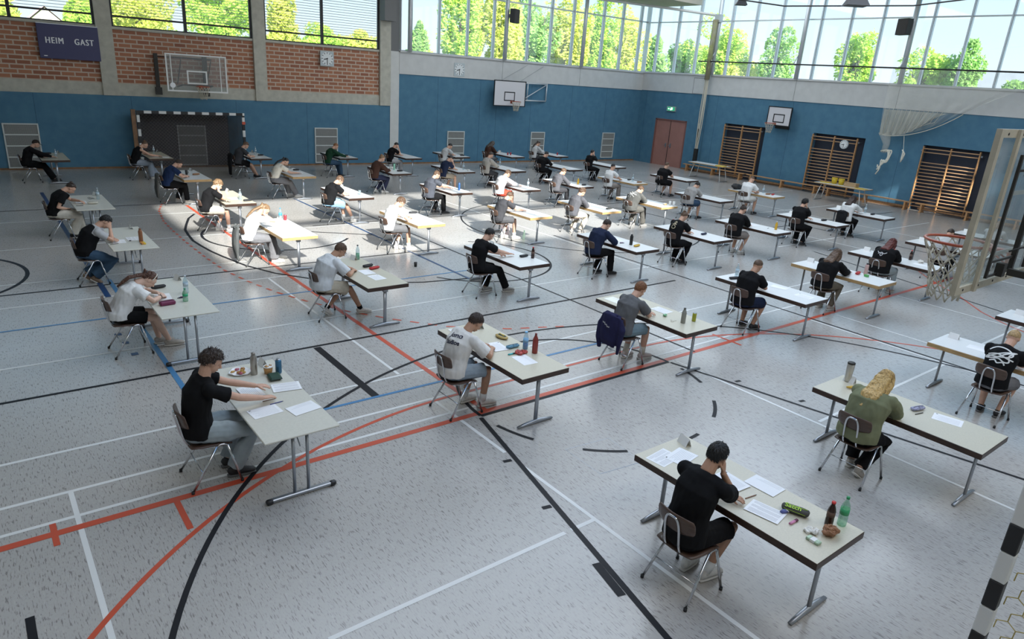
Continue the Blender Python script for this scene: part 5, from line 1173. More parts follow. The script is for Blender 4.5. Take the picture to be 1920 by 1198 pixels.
def crumple(t,name,c,s,h,seed,n=(22,14)):
    m=MB(); m.ell((0,0,h*.5),[(s,0,0),(0,s*.75,0),(0,0,h*.5)],n[0],n[1]); me=m.mesh(); displace(me,s*.45,28,seed); displace(me,s*.18,80,seed+2)
    for v in me.vertices: v.co.z=max(.001,v.co.z)
    link(name,me,[c],t,False)
PAPER_ME=[]
def paper_mesh(v):
    m=MB(); m.box((-.105,-.148,0),(.105,.148,.0012),0)
    if v==0:
        for k in range(15):
            if k in(4,9): continue
            x=.088-.0122*k; m.box((x-.0022,-.125,.0012),(x+.0022,.125-(.06 if k in(3,8) else 0),.0016),1)
    elif v==1:
        m.box((.082,.11,.0012),(.095,.13,.0016),2); 
        for k in range(9): x=.06-.017*k; m.box((x-.0016,-.12,.0012),(x+.0016,.12-.02*(k%3),.0016),1)
    else:
        for k in range(4): x=.09-.016*k; m.box((x-.0012,-.125,.0012),(x+.0012,.02+.03*k,.0016),1)
    return m.mesh('sheet')
PM=[paper_mesh(i) for i in range(3)]
for me in PM:
    for m_ in (M_paper,M_ink,M_dark): me.materials.append(m_)
def item(kind,loc,who,k,tid,rz):
    """returns (thing, label head, category)"""
    B={'name':None}
    def T(name,lab,cat):
        t=thing(name,f'{lab} of the {who}',cat,loc,rz); return t
    if kind=='paper': return None
    cm=lambda n,c,r=.5: mat('item_'+n,c,r)
    if kind=='steelbottle': t=T('steel_bottle','tall steel bottle','bottle'); flask(t,.26,.037,mat('brushed_steel',(.40,.37,.33),.3,.8),mat('brushed_steel_cap',(.30,.28,.25),.35,.8))
    elif kind=='tumbler': t=T('steel_tumbler','tall silver tumbler','tumbler'); MB().lathe([(0,0),(.034,0),(.036,.03),(.044,.15),(.046,.235),(.045,.24)],n=24).build('tumbler_body',[mat('silver_tumbler',(.52,.50,.46),.3,.7)],t,True); MB().lathe([(0,.238),(.046,.238),(.046,.255),(.04,.262),(0,.262)],n=24).build('lid',[M_dark],t,True); MB().tube([(.04,0,.25),(.052,0,.235),(.052,0,.215)],.005,6).build('lip_tab',[M_dark],t,True)
    elif kind=='basket':
        t=T('snack_cup','orange snack cup','cup'); MB().lathe([(0,0),(.04,0),(.052,.085),(.048,.085),(.038,.01)],n=20).build('cup_body',[mat('striped_orange_cup',(.50,.27,.10),.6,noise_amt=.5,nscale=8,stretch=(1,1,14))],t,True)
        MB().lathe([(.045,.078),(.056,.08),(.056,.087),(.045,.088)],n=20).build('cup_rim',[M_white],t,True); crumple(t,'snacks',cm('snack',(.45,.26,.10)),.045,.03,3); t.children[-1].location=(0,0,.065)
    elif kind=='bluecan': t=T('drink_can','blue metal drinking can','can'); MB().lathe([(0,0),(.028,0),(.034,.012),(.034,.15),(.026,.165),(.022,.165)],n=20).build('can_body',[mat('blue_metal',(.05,.16,.27),.35,.5)],t,True); MB().lathe([(0,.163),(.026,.163),(.026,.172),(0,.17)],n=20).build('can_top',[M_steel],t,True)
    elif kind in('can_red',): t=T('drink_can',['red drink can','second red drink can'][k>0],'can'); MB().lathe([(0,0),(.028,0),(.033,.012),(.033,.11),(.026,.12),(.02,.12)],n=16).build('can_body',[mat('red_metal',(.40,.04,.05),.35,.4)],t,True); MB().lathe([(0,.118),(.026,.118),(.026,.124),(0,.122)],n=16).build('can_top',[M_steel],t,True)
    elif kind=='can_yellow': t=T('drink_can','yellow and green drink can','can'); MB().lathe([(0,0),(.027,0),(.031,.01),(.031,.12),(.025,.13)],n=18).build('can_body',[mat('yellow_green_metal',(.35,.36,.04),.35,.3)],t,True); MB().lathe([(0,.128),(.026,.128),(.026,.134),(0,.132)],n=18).build('can_top',[M_steel],t,True)
    elif kind=='foodtray':
        t=T('snack_tray','white tray of pastry','tray'); m=MB(); m.lathe([(0,0),(.10,0),(.125,.02),(.12,.022),(.098,.004)],n=10); me=m.mesh(); displace(me,.02,14,1); link('paper_tray',me,[M_paper],t,True)
        for i in range(7): a=i*.9; crumple(t,'pastry_piece',mat('pastry_'+str(i%3),[(.50,.30,.08),(.36,.17,.05),(.42,.10,.14)][i%3],.6),.026,.03,i,(10,8)); t.children[-1].location=(.055*math.cos(a)*(i%2+.4),.06*math.sin(a),.006)
    elif kind.startswith('case_satch'):
        t=T('pencil_case','lime-lettered grey pencil case','pencil case'); pouch(t,.22,.085,.065,mat('felt_grey',(.07,.07,.065),.8),mat('lime_zip',(.30,.50,.03),.5))
        me=text_mesh('Satch',.062,.0008,.0012); 
        for f in (0,): me.transform(Matrix.Translation((-.02,-.02,.064))@Matrix.Rotation(math.radians(16),4,'X')); 
        link('lettering',me,[mat('lime_print',(.38,.60,.04),.5)],t); MB().tube([(-.09,-.041,.038),(0,-.0445,.036),(.085,-.041,.03)],.0022,6).build('green_piping',[MATS['lime_print']],t,True)
    elif kind.startswith('case_'):
        c={'green':('dark green',(.012,.05,.03)),'magenta':('magenta',(.16,.02,.07)),'black':('black',(.015,.015,.018)),'red':('red',(.45,.03,.03)),'yellow':('yellow',(.60,.38,.06)),'navy':('navy',(.02,.025,.06)),'grey':('dark grey',(.06,.06,.055)),'brown':('brown',(.30,.15,.07)),'white':('cream',(.6,.57,.48))}[kind[5:]]
        t=T('pencil_case',f'{c[0]} pencil case','pencil case'); 
        if kind=='case_green':
            MB().box((-.065,-.085,0),(.065,.085,.045),bev=.018).build('case_body',[mat('case_green',c[1],.6)],t,False); MB().box((-.068,-.088,.020),(.068,.088,.026),bev=.002).build('zip',[M_dark],t)
        elif kind=='case_magenta':
            MB().box((-.05,-.1,0),(.05,.1,.055),bev=.012).build('case_body',[mat('case_magenta',c[1],.6)],t); MB().box((-.004,-.098,.054),(.004,.098,.058)).build('zip',[M_dark],t)
        else: pouch(t,.2,.08,.05,mat('case_'+kind[5:],c[1],.65))
    elif kind.startswith('pouch_'):
        c={'blue':('light blue patterned',(.10,.24,.34)),'lavender':('lavender',(.30,.30,.42))}[kind[6:]]; t=T('pencil_pouch',f'{c[0]} soft pencil pouch','pencil case'); pouch(t,.19,.075,.045,mat('pouch_'+kind[6:],c[1],.7,noise_amt=.6,nscale=30))
    elif kind=='glassescase': t=T('glasses','pair of glasses','glasses'); m=MB(); [m.tube([(.03*math.cos(a),s*.033+.024*math.sin(a),.02+.012*math.sin(a)) for a in [2*PI*q/12 for q in range(12)]],.003,5,closed=True) for s in(1,-1)]; m.tube([(.03,.03,.02),(.10,.03,.004)],.003,5); m.tube([(.03,-.03,.02),(.10,-.03,.004)],.003,5); m.build('glasses_frame',[M_black],t,True)
    elif kind in('bottle_clear','bottle_bluewater','bottle_greenbottom','bottle_green','bottle_green2'):
        nm,cap,lab,liq={'bottle_clear':('clear water bottle',(.55,.6,.65),(.45,.55,.62),None),'bottle_bluewater':('blue-labelled water bottle',(.05,.3,.6),(.05,.30,.60),None),'bottle_greenbottom':('dark-capped clear bottle',(.03,.03,.05),None,((.10,.45,.22),.42)),'bottle_green':('short green plastic bottle',(.02,.25,.12),(.03,.38,.18),None),'bottle_green2':('green-capped clear bottle',(.02,.30,.10),(.05,.38,.16),None)}[kind]
        t=T('water_bottle',nm,'bottle'); body=PET()
        if kind=='bottle_green': body=glassmat('green_plastic',(.45,.80,.62),.12,.22)
        if kind=='bottle_green2': body=glassmat('pale_green_plastic',(.62,.86,.74),.14,.12)
        bottle(t,.19 if kind=='bottle_green' else .27,.036,body,mat('cap_'+kind,cap,.4),.34,(mat('drink_green',liq[0],.3),liq[1]) if liq else None,mat('label_'+kind,lab,.5) if lab else None)
    elif kind=='bottle_juice': t=T('juice_bottle','bottle of orange juice','bottle'); bottle(t,.22,.034,mat('orange_juice',(.62,.36,.03),.25),mat('cap_white',(.7,.68,.6),.4),.42)
    elif kind in('cola','bottle_red2'): t=T('cola_bottle','dark red-capped bottle' if kind=='cola' else 'clear bottle with red label','bottle'); bottle(t,.225,.033,mat('cola_brown',(.03,.012,.008),.15) if kind=='cola' else PET(),mat('cap_red',(.60,.03,.03),.4),.45,None,mat('label_red' if kind!='cola' else 'label_cola',(.30,.05,.03) if kind!='cola' else (.12,.07,.05),.5))
    elif kind=='bottle_copper': t=T('steel_bottle','slim copper-coloured bottle','bottle'); flask(t,.255,.036,mat('copper_paint',(.27,.11,.05),.35,.2),mat('copper_cap',(.18,.08,.045),.4))
    elif kind=='bottle_red': t=T('steel_bottle','tall brick-red bottle','bottle'); flask(t,.27,.037,mat('brick_red_paint',(.27,.045,.035),.35,.2),mat('brick_red_cap',(.20,.035,.03),.4),.38,.72)
    elif kind=='bottle_grey': t=T('steel_bottle','grey-beige bottle','bottle'); flask(t,.24,.036,mat('stone_grey_paint',(.25,.25,.22),.4),mat('stone_cap',(.12,.12,.11),.4),.45,.72)
    elif kind=='bottle_blue': t=T('sports_bottle','blue sports bottle','bottle'); bottle(t,.24,.035,PET(),mat('cap_sports_blue',(.25,.55,.85),.4),.5,(mat('drink_blue',(.02,.33,.72),.25),.5),mat('label_sports',(.25,.5,.75),.5))
    elif kind in('bottle_black','bottle_navy','bottle_mint','bottle_pink'):
        c={'black':(.012,.012,.012),'navy':(.02,.08,.22),'mint':(.30,.60,.45),'pink':(.55,.36,.33)}[kind[7:]]; t=T('drinking_bottle',f'{kind[7:]} drinking bottle','bottle'); flask(t,.24,.036,mat('paint_'+kind[7:],c,.4),M_black if kind!='bottle_navy' else mat('navy_cap',(.02,.05,.15),.4),.6,.85)
    elif kind in('cup_black','cup_clear','cup_white'):
        c={'black':mat('black_cup',(.02,.02,.02),.4),'clear':PET(),'white':M_white}[kind[4:]]; t=T('cup',{'black':'black travel mug','clear':'clear plastic cup','white':['white paper cup','second white cup'][k>0]}[kind[4:]],'cup'); MB().lathe([(0,0),(.03,0),(.038,.12),(.034,.12),(.028,.01)],n=18).build('cup_body',[c],t,True); 
        if kind=='cup_black': MB().tube([(.034,0,.09),(.06,0,.08),(.06,0,.05),(.034,0,.04)],.006,6).build('handle',[c],t,True)
        if kind!='cup_clear': MB().lathe([(0,.118),(.039,.118),(.037,.128),(0,.13)],n=18).build('lid',[M_black if kind=='cup_black' else M_white],t,True)
    elif kind=='box_yellow': t=T('sweets_box','yellow sweets box','box'); MB().box((-.035,-.07,0),(.035,.07,.025),bev=.003).build('box_body',[M_yel],t); MB().box((-.036,-.071,.005),(.0,.071,.0255)).build('orange_stripe',[mat('orange_card',(.60,.25,.06),.5)],t)
    elif kind=='box_green': t=T('sweets_box','small green box','box'); MB().box((-.03,-.04,0),(.03,.04,.045),bev=.004).build('box_body',[mat('green_card',(.10,.38,.10),.5)],t)
    elif kind=='eraser': t=T('eraser','small black eraser','eraser'); MB().box((-.018,-.01,0),(.018,.01,.012),bev=.002).build('eraser_body',[M_black],t)
    elif kind in('pen','pen_blue','pencil'):
        c={'pen':M_black,'pen_blue':mat('pen_blue',(.02,.03,.2),.4),'pencil':mat('pencil_wood',(.25,.13,.08),.5)}[kind]; t=T('pen' if kind!='pencil' else 'pencil',{'pen':'black pen','pen_blue':'dark blue pen','pencil':'slim brown pencil'}[kind],'pen'); MB().tube([(-.07,0,.005),(-.05,0,.005),(.06,0,.005)],[.0045]*3,8).build('barrel',[c],t,True); MB().tube([(.06,0,.005),(.074,0,.004)],[.0045,.001],8).build('tip',[M_dark],t,True)
    elif kind=='pens':
        t=T('pens','loose coloured pens','pens')
        for i,c in enumerate((M_black,mat('pen_blue',(.02,.03,.2),.4),mat('pen_red',(.3,.03,.04),.4))): MB().tube([(-.06+.02*i,-.03+.03*i,.006),(.06,-.02+.035*i-.01*i,.006)],.005,8).build('pen',[c],t,True)
    elif kind in('highlighter_pink','highlighter_teal'):
        c=mat(kind,(.65,.25,.42) if 'pink' in kind else (.03,.42,.45),.4); t=T('highlighter','pink highlighter' if 'pink' in kind else 'teal highlighter','pen'); MB().tube([(-.05,0,.009),(.02,0,.009)],(.013,.009),10,ref=(0,1,0)).build('barrel',[c],t,True); MB().tube([(.02,0,.009),(.055,0,.009)],(.014,.009),10,ref=(0,1,0)).build('cap',[mat('plum_cap',(.12,.02,.06),.4) if 'pink' in kind else M_black],t,True)
    elif kind=='corrector': t=T('correction_roller','blue correction tape','correction tape'); MB().tube([(-.045,0,.014),(-.01,0,.018),(.03,0,.014),(.05,0,.008)],[(.015,.012),(.024,.016),(.018,.012),(.005,.004)],12,ref=(0,1,0)).build('roller_body',[mat('violet_blue',(.09,.11,.30),.35)],t,True); MB().tube([(.0,0,.017),(.03,0,.015)],(.02,.0155),12,ref=(0,1,0)).build('clear_window',[M_white],t,True)
    elif kind=='paperbag': t=T('paper_bag','brown paper bag','bag'); crumple(t,'bag_body',mat('kraft_paper',(.30,.15,.08),.8),.07,.085,4,(26,18))
    elif kind=='bag_yellow': t=T('yellow_bag','crumpled yellow bag','bag'); crumple(t,'bag_body',mat('yellow_bag',(.62,.52,.05),.6),.12,.09,6)
    elif kind=='tissues': t=T('tissue_pack','green tissue pack','tissues'); MB().box((-.027,-.055,0),(.027,.055,.024),bev=.004).build('pack_body',[mat('tissue_green',(.38,.50,.36),.5,noise_amt=.4,nscale=40)],t); MB().box((-.0275,-.02,.002),(.0275,.02,.0245)).build('white_band',[M_white],t)
    elif kind in('napkin','tissue'): t=T('tissue','crumpled white tissue','tissue'); crumple(t,'tissue_sheet',mat('white_tissue',(.75,.73,.68),.8),.055 if kind=='napkin' else .07,.03 if kind=='napkin' else .06,8)
    elif kind=='opencase': t=T('open_pencil_case','open yellow pencil case','pencil case'); m=MB(); m.ell((0,0,.02),[(.06,0,0),(0,.11,0),(0,0,.022)],18,10); m.build('case_body',[mat('mustard_felt',(.42,.30,.10),.7)],t,True); m=MB(); m.ell((.004,0,.030),[(.035,0,0),(0,.08,0),(0,0,.018)],16,8); m.build('inner_lining',[mat('dark_teal_lining',(.02,.05,.06),.7)],t,True); m=MB(); m.tube([(-.01,-.05,.048),(.01,.05,.05)],.005,6); m.tube([(.01,-.05,.048),(.0,.05,.05)],.005,6); m.build('pens_inside',[M_yel],t,True)
    elif kind=='wrapper_red': t=T('sweet_wrapper','crumpled red wrapper','wrapper'); crumple(t,'wrapper_foil',mat('red_white_foil',(.40,.05,.04),.35,noise_amt=.7,nscale=35),.085,.03,9)
    elif kind=='wrapper_green': t=T('sweet_wrapper','crumpled green wrapper','wrapper'); crumple(t,'wrapper_foil',mat('green_white_foil',(.20,.45,.25),.4,noise_amt=.6,nscale=30),.04,.035,3)
    elif kind=='keys': t=T('keys','bunch of keys','keys'); m=MB(); m.tube([(.012*math.cos(a),.012*math.sin(a),.004) for a in [PI*q/6 for q in range(12)]],.0015,5,closed=True); m.box((.01,-.01,0),(.06,.0,.004)); m.box((-.06,-.02,0),(-.01,.01,.006)); m.box((0,.01,0),(.01,.06,.004)); m.build('key_ring',[M_rope],t)
    elif kind=='banana': t=T('banana','yellow banana with dark tip','banana'); MB().tube([(-.085,.0,.02),(-.05,-.02,.022),(0,-.03,.022),(.05,-.02,.022),(.08,.0,.02)],[.008,.017,.019,.016,.007],10).build('banana_peel',[mat('banana_yellow',(.62,.38,.05),.5)],t,True); MB().tube([(.08,0,.02),(.1,.015,.02)],.006,8).build('stalk',[M_dark],t,True)
    elif kind=='sandwich': t=T('sandwich','wrapped sandwich','sandwich'); MB().box((-.05,-.05,0),(.05,.05,.05),bev=.012).build('bread',[mat('bread',(.55,.38,.18),.7)],t); MB().box((-.052,-.03,.015),(.052,.03,.052),bev=.003).build('paper_wrap',[M_white],t)
    elif kind=='bowl_white': t=T('bowl','round white bowl','bowl'); MB().lathe([(0,0),(.03,0),(.06,.05),(.056,.052),(.026,.008)],n=20).build('bowl_body',[M_white],t,True); MB().lathe([(0,.045),(.053,.045),(0,.05)],n=20).build('bowl_content',[mat('salad',(.35,.32,.18),.6)],t,True)
    else: raise Exception(kind)
    return t
# ---------------------------------------------------------------- place seats
chair0=make_chair(); CT=tree_of(chair0); first=[True]
tabs={'T':make_ttable(M_edge,M_top),'W':make_ttable(M_edge,M_topw),'L':make_ttable(M_edgel,M_topw),'F':make_ftable()}
TT={k:tree_of(v) for k,v in tabs.items()}
def tent_mesh():
    m=MB(); s=.0012
    for sx in (1,-1): m.add([(sx*.035,-.07,0),(sx*.035,.07,0),(0,.07,.085),(0,-.07,.085),(sx*.034,-.07,0),(sx*.034,.07,0),(0,.07,.084),(0,-.07,.084)],[(0,1,2,3),(4,7,6,5),(0,4,5,1),(0,3,7,4),(1,5,6,2)])
    me=m.mesh('card'); me.materials.append(mat('card_white',(.80,.79,.77),.6)); return me
TM=tent_mesh()
random.seed(11)
def jitter(a): return random.uniform(-a,a)
PAPER_SPOT={}
for k,(x,y,sy,kind,who,desc,p) in S.items():
    kk=kind
    if kind=='T' and k not in('2.0','2.1','2.2','3.0','3.1','1.5','2.4','2.6'): kk='W'
    x=round(x,3)
    tl={'T':'dark-edged cream table','W':'dark-edged white table','L':'oak-edged white table','F':'pale folding table'}[kk]
    dup(tabs[kk],(x,y,0),0,f'{tl} of the {who}','exam tables set out in rows',TT[kk])
    r=dup(chair0,(x-.27,sy,0),jitter(.05),f'brown plywood chair under the {who}','school chairs in the hall',CT)
    p=dict(p); p['label']=f'{who}: {desc}'
    lab=f'{who}, {desc}'; ws=lab.split()
    p['label']=' '.join(ws[:16])
    person(k,x,sy,p)
    # name card
    c=bpy.data.objects.new('name_card',TM); COL.objects.link(c); c.location=(x+.58+jitter(.03),y+1.72+jitter(.04),.731); c.rotation_euler=(0,0,jitter(.25)); tag(c,f'folded name card of the {who}','name card','folded name cards')
    its=ITEMS.get(k,[]); cnt={}
    pn=[i for i in its if i[0]=='paper']
    for it in its:
        kd,u,v=it; n=cnt.get(kd,0); cnt[kd]=n+1
        if kd=='paper':
            o=bpy.data.objects.new('exam_sheet',PM[(len(ws)+n)%3]); COL.objects.link(o); o.location=(x+u,y+v,.731+.0018*n); o.rotation_euler=(0,0,jitter(.22)+(PI/2 if k=='1.1' and n<3 else 0)+ (PI/2 if k in('2.0',) and n in (0,1) else 0))
            od=sorted(pn,key=lambda q:q[2]).index(it); N_=len(pn)
            w_={1:['printed sheet'],2:['nearer printed sheet','farther printed sheet'],3:['nearest printed sheet','middle printed sheet','farthest printed sheet'],4:['nearest printed sheet','second nearest sheet','third nearest sheet','farthest printed sheet'],5:['nearest printed sheet','second nearest sheet','middle printed sheet','fourth nearest sheet','farthest printed sheet']}[N_][od]
            tag(o,f'{w_} of the {who}','paper','exam sheets on the desks'); continue
        rz={'1.1':0.,'2.0':-.25}.get(k,0)+jitter(.3)
        if kd=='case_satch': rz=-PI/2+.35
        if kd in('case_magenta',): rz=-1.45
        item(kd,(x+u,y+v,.731),who,n,k,rz)
for v,ts in [(chair0,CT)]+[(tabs[q],TT[q]) for q in tabs]:
    for a,gs in ts:
        for g_ in gs: bpy.data.objects.remove(g_)
        bpy.data.objects.remove(a)
    bpy.data.objects.remove(v)
# partly visible table at the right edge
t5=make_ttable(M_edge,M_topw); t5.location=(13.68,1.78,0); t5['label']='white exam table cut off by the right edge, nobody visible at it'; t5['group']='exam tables set out in rows'
c=bpy.data.objects.new('name_card',TM); COL.objects.link(c); c.location=(14.2,3.45,.731); tag(c,'folded name card on the table cut off at the right edge','name card','folded name cards')
# ---------------------------------------------------------------- coats on chairs
def hung(name,label,x,y,c,L=.55,w=.2,sleeves=True,rz=0):
    t=thing(name,label,'jacket',(x,y,0),rz); m=MB(); top=.84
    m.tube([(0.02,0,top),(-.02,0,top-.03),(-.045,0,top-.2),(-.06,0,top-.4),(-.05,0,top-L)],[(w*.85,.02),(w,.045),(w*1.0,.05),(w*.9,.05),(w*.75,.025)],18,ref=(0,1,0))
    if sleeves:
        for s in (1,-1): m.tube([(-.0,s*w*.85,top-.04),(-.02,s*(w+.03),top-.2),(-.04,s*(w+.02),top-.42),(-.03,s*w,top-L-.08)],[.045,.05,.042,.034],10)
    me=remesh(m.mesh(),.011,1); displace(me,.03,7,y,.35); displace(me,.008,16,y+3,.4); link('coat_body',me,cloth(*c),t,True)
    m=MB(); m.tube([(-.0,w*.5,top+.0),(-.055,w*.2,top-.05),(-.055,-w*.2,top-.05),(.0,-w*.5,top)],.028,8); link('collar',remesh(m.mesh(),.01,1),cloth(*c),t,True)
    return t
h31=hung('hooded_jacket','navy hoodie with white lettering hung on the ginger-haired boy\'s chair',7.83-.27-.29,6.6,('navy_fleece',(.02,.02,.06)),.50,.19)
hung('coat','long grey coat hung on the sunlit blond girl\'s chair',4.75-.27-.29,14.3,('coat_grey',(.09,.095,.095)),.72,.17,False)
hung('coat','dark grey jacket behind the man in navy T-shirt near the goal',4.76-.27-.29,21.4,('jacket_grey',(.08,.08,.075)),.66,.17,False)
hung('coat','black jacket hung on the chair by the handball goal',8.0-.27-.29,25.6,('jacket_black',(.012,.012,.014)),.70,.2,False)
hung('coat','black jacket hung low on the white-bloused woman\'s chair',21.87-.27-.27,10.42,('jacket_black',(.012,.012,.014)),.42,.17,False)
o=MB(); o.ell((0,0,.09),[(.26,0,0),(0,.16,0),(0,0,.09)],20,12); me=o.mesh(); displace(me,.06,6,3)
b=thing('school_bag','black bag lying on the far end of the white-shorts boy\'s table','bag',(22.3,15.0,.735)); link('bag_body',me,[mat('bag_black',(.015,.015,.016),.7)],b,True); MB().tube([(-.2,0,.1),(-.1,.1,.17),(.1,.1,.17),(.2,0,.1)],.012,6).build('strap',[M_black],b,True)
# small bottle on the floor
t=thing('water_bottle','green bottle standing on the floor under a sunlit desk','bottle',(11.45,13.9,0)); bottle(t,.24,.034,glassmat('green_plastic',(.45,.80,.62),.12,.22),mat('cap_green',(.02,.3,.1),.4),.35)
t=thing('drink_carton','small dark cup standing on the sunlit floor','cup',(7.45,12.7,0)); MB().lathe([(0,0),(.03,0),(.036,.1),(0,.1)],n=14).build('cup_body',[M_dark],t,True)
# ---------------------------------------------------------------- prints on clothes
M_print=mat('print_navy',(.012,.012,.04),.7); M_printw=mat('print_white',(.72,.72,.70),.7)
def back_frame(pid,fr=.72,side=-.0,tilt=0.,nx=None):
    root,so=NEAR[pid]; P=S[pid][6]; lean=math.radians(P.get('lean',24)); up=V((math.sin(lean),0,math.cos(lean))); n=V((-math.cos(lean),side,math.sin(lean)))
    P0=V((-.09,0,.575)); o=P0+up*.52*P.get('sc',1.)*fr; ax=V((side*math.cos(lean),-1,0)) if False else up.cross(n)
    x=n.cross(up)*-1; z=n.normalized(); x=up.cross(z).normalized(); return Matrix(((x.x,up.x,z.x,o.x),(x.y,up.y,z.y,o.y),(x.z,up.z,z.z,o.z),(0,0,0,1)))
me=text_mesh('Jomo',.085,.0,.0022); me.transform(Matrix.Translation((.025,.045,0))@Matrix.Rotation(.18,4,'Z')@Matrix.Shear('XZ',4,(0,0))); decal('2.1',me,'back_lettering',back_frame('2.1',.74),M_print)
me=text_mesh('Studios',.076,.0,.0022); me.transform(Matrix.Translation((.03,-.04,0))@Matrix.Rotation(.18,4,'Z')); decal('2.1',me,'back_lettering',back_frame('2.1',.72),M_print)
def ribbon(pts,w):
    m=MB(); P=[V(q+(0,)) if len(q)==2 else V(q) for q in pts]; C=[]
    for i in range(len(P)-1):
        p0=P[max(i-1,0)];p1=P[i];p2=P[i+1];p3=P[min(i+2,len(P)-1)]
        for k in range(8):
            t=k/8; C.append(.5*((2*p1)+(p2-p0)*t+(2*p0-5*p1+4*p2-p3)*t*t+(3*p1-p0-3*p2+p3)*t**3))
    C.append(P[-1]); vs=[]
    for i,c in enumerate(C):
        t=(C[min(i+1,len(C)-1)]-C[max(i-1,0)]).normalized(); n=V((-t.y,t.x,0))*w/2; vs+=[c+n,c-n]
    m.add(vs,[(2*i,2*i+1,2*i+3,2*i+2) for i in range(len(C)-1)]); return m.mesh()
B4=back_frame('4.0',.66)
for pts in ([(-.15,.05),(-.08,.11),(.04,.11),(.13,.05),(.10,-.0),(-.02,-.03),(-.14,-.04),(-.15,-.065),(-.05,-.05),(.08,.05),(.14,.09),(.06,.06),(-.08,-.02),(-.15,-.07)],[(.15,.10),(.10,.02),(.12,-.06),(.07,-.08),(.0,-.05),(-.06,-.06)],[(-.10,-.10),(-.04,-.08),(.0,-.11),(.06,-.09),(.09,-.12)],[(-.14,-.02),(-.03,.01),(.08,-.02),(.16,-.03)]):
    decal('4.0',ribbon(pts,.017),'back_print',B4,M_printw)
B5=back_frame('5.2',.70)
for pts in ([(-.03,.07),(.0,.10),(.03,.07),(.0,.04),(-.03,.07)],[(-.06,.02),(0,.03),(.06,.02)],[(-.05,-.03),(.0,-.0),(.05,-.03),(.03,-.08),(-.03,-.08),(-.05,-.03)]): decal('5.2',ribbon(pts,.016),'back_print',B5,mat('print_pale_gold',(.45,.38,.26),.7))
B6=back_frame('6.1',.55)
for pts in ([(-.10,.06),(-.05,.02),(0,.04),(.05,.02),(.10,.06)],[(-.03,0),(0,.02),(.03,0),(.0,-.04),(-.03,0)],[(-.07,.0),(-.05,.03)]): decal('6.1',ribbon(pts,.014),'back_print',B6,mat('print_grey',(.30,.30,.28),.7))
B3=back_frame('6.3',.75)
for i in range(9):
    a=i*.7; random.seed(i); pts=[(math.cos(a)*(.02+.035*j)+random.uniform(-.012,.012),math.sin(a)*(.02+.03*j)+random.uniform(-.012,.012)) for j in range(5)]; decal('6.3',ribbon(pts,.011),'lightning_print',B3,M_printw)
# stripe on the track trousers
root=NEAR['4.4'][0]
# lettering on the hung hoodie
cb=[c for c in h31.children if c.name.startswith('coat_body')][0]
NEAR['h31']=(h31,cb)
Mh=Matrix(((0,0,-1,-.05),(-1,0,0,0),(0,1,0,.66),(0,0,0,1)))
for i,(tx,s) in enumerate((('ABI 25',.045),('class of',.03),('2025',.05))):
    pass
for j in range(3):
    for i in range(5):
        me=ribbon([(-.02-.012*i+.05*(j-1),.05-.02*j-.01*(i%2)),(-.012-.012*i+.05*(j-1),.03-.02*j)],.006); decal('h31',me,'faded_lettering',Mh,M_printw)
# ---------------------------------------------------------------- outside
gm=mat('grass_field',(.10,.17,.05),.9,noise_amt=.3,nscale=.4)
g1=MB().box((-60,32,-.6),(120,120,-.3)).box((33,-60,-.6),(120,32,-.3)).build('ground_outside',[gm]); g1['kind']='structure'
def leafmat(n,c):
    m=mat('leaf_'+n,c,.7,noise_amt=.4,nscale=1.2); nt=m.node_tree; b=nt.nodes['Principled BSDF']; tl=nt.nodes.new('ShaderNodeBsdfTranslucent'); tl.inputs[0].default_value=rgb(c); mx=nt.nodes.new('ShaderNodeMixShader'); mx.inputs[0].default_value=.5; nt.links.new(b.outputs[0],mx.inputs[1]); nt.links.new(tl.outputs[0],mx.inputs[2]); nt.links.new(mx.outputs[0],nt.nodes['Material Output'].inputs[0]); return m
LM=[leafmat('lime',(.60,.82,.16)),leafmat('green',(.42,.66,.20)),leafmat('yellow_green',(.80,.86,.20))]
BARK=mat('bark',(.08,.06,.045),.9)
def crown(n,seed,rx,rz,ls):
    random.seed(seed); vs=[];fs=[]; cl=[]
    for i in range(26):
        while True:
            d=V((random.uniform(-1,1),random.uniform(-1,1),random.uniform(-1,1)))
            if d.length<1: break
        cl.append((V((d.x*rx*.8,d.y*rx*.8,d.z*rz*.85)),random.uniform(.28,.5)))
    for i in range(n):
        c,s=random.choice(cl); d=V((random.gauss(0,1),random.gauss(0,1),random.gauss(0,1))).normalized()
        p=c+V((d.x*s*rx,d.y*s*rx,d.z*s*rz*.8))*random.uniform(.75,1.)
        a=V((random.gauss(0,1),random.gauss(0,1),random.gauss(0,1))).normalized(); b=a.orthogonal().normalized(); l=ls*random.uniform(.6,1.3); k=len(vs)
        vs+=[p-a*l-b*l*.1,p+b*l*.6,p+a*l,p-b*l*.6]; fs.append((k,k+1,k+2,k+3))
    m=MB(); m.add(vs,fs); return m.mesh('crown')
def tree(x,y,zc,rx,rz,mi,label,seed,n=5200,ls=.22,name='tree'):
    t=thing(name,label,'tree',(x,y,-.4),0,'trees outside the hall windows')
    me=crown(n,seed,rx,rz,ls); me.transform(Matrix.Translation((0,0,zc+.4))); link('foliage',me,[LM[mi]],t)
    m=MB(); m.tube([(0,0,0),(.1,0,zc*.5),(0,.1,zc+.5+rz*.3)],[.28,.2,.1],8)
    for k in range(5): a=k*1.3; m.tube([(0,0,zc-rz*.3),(math.cos(a)*rx*.5,math.sin(a)*rx*.5,zc+rz*.3)],[.09,.04],6)
    m.build('trunk',[BARK],t,True)
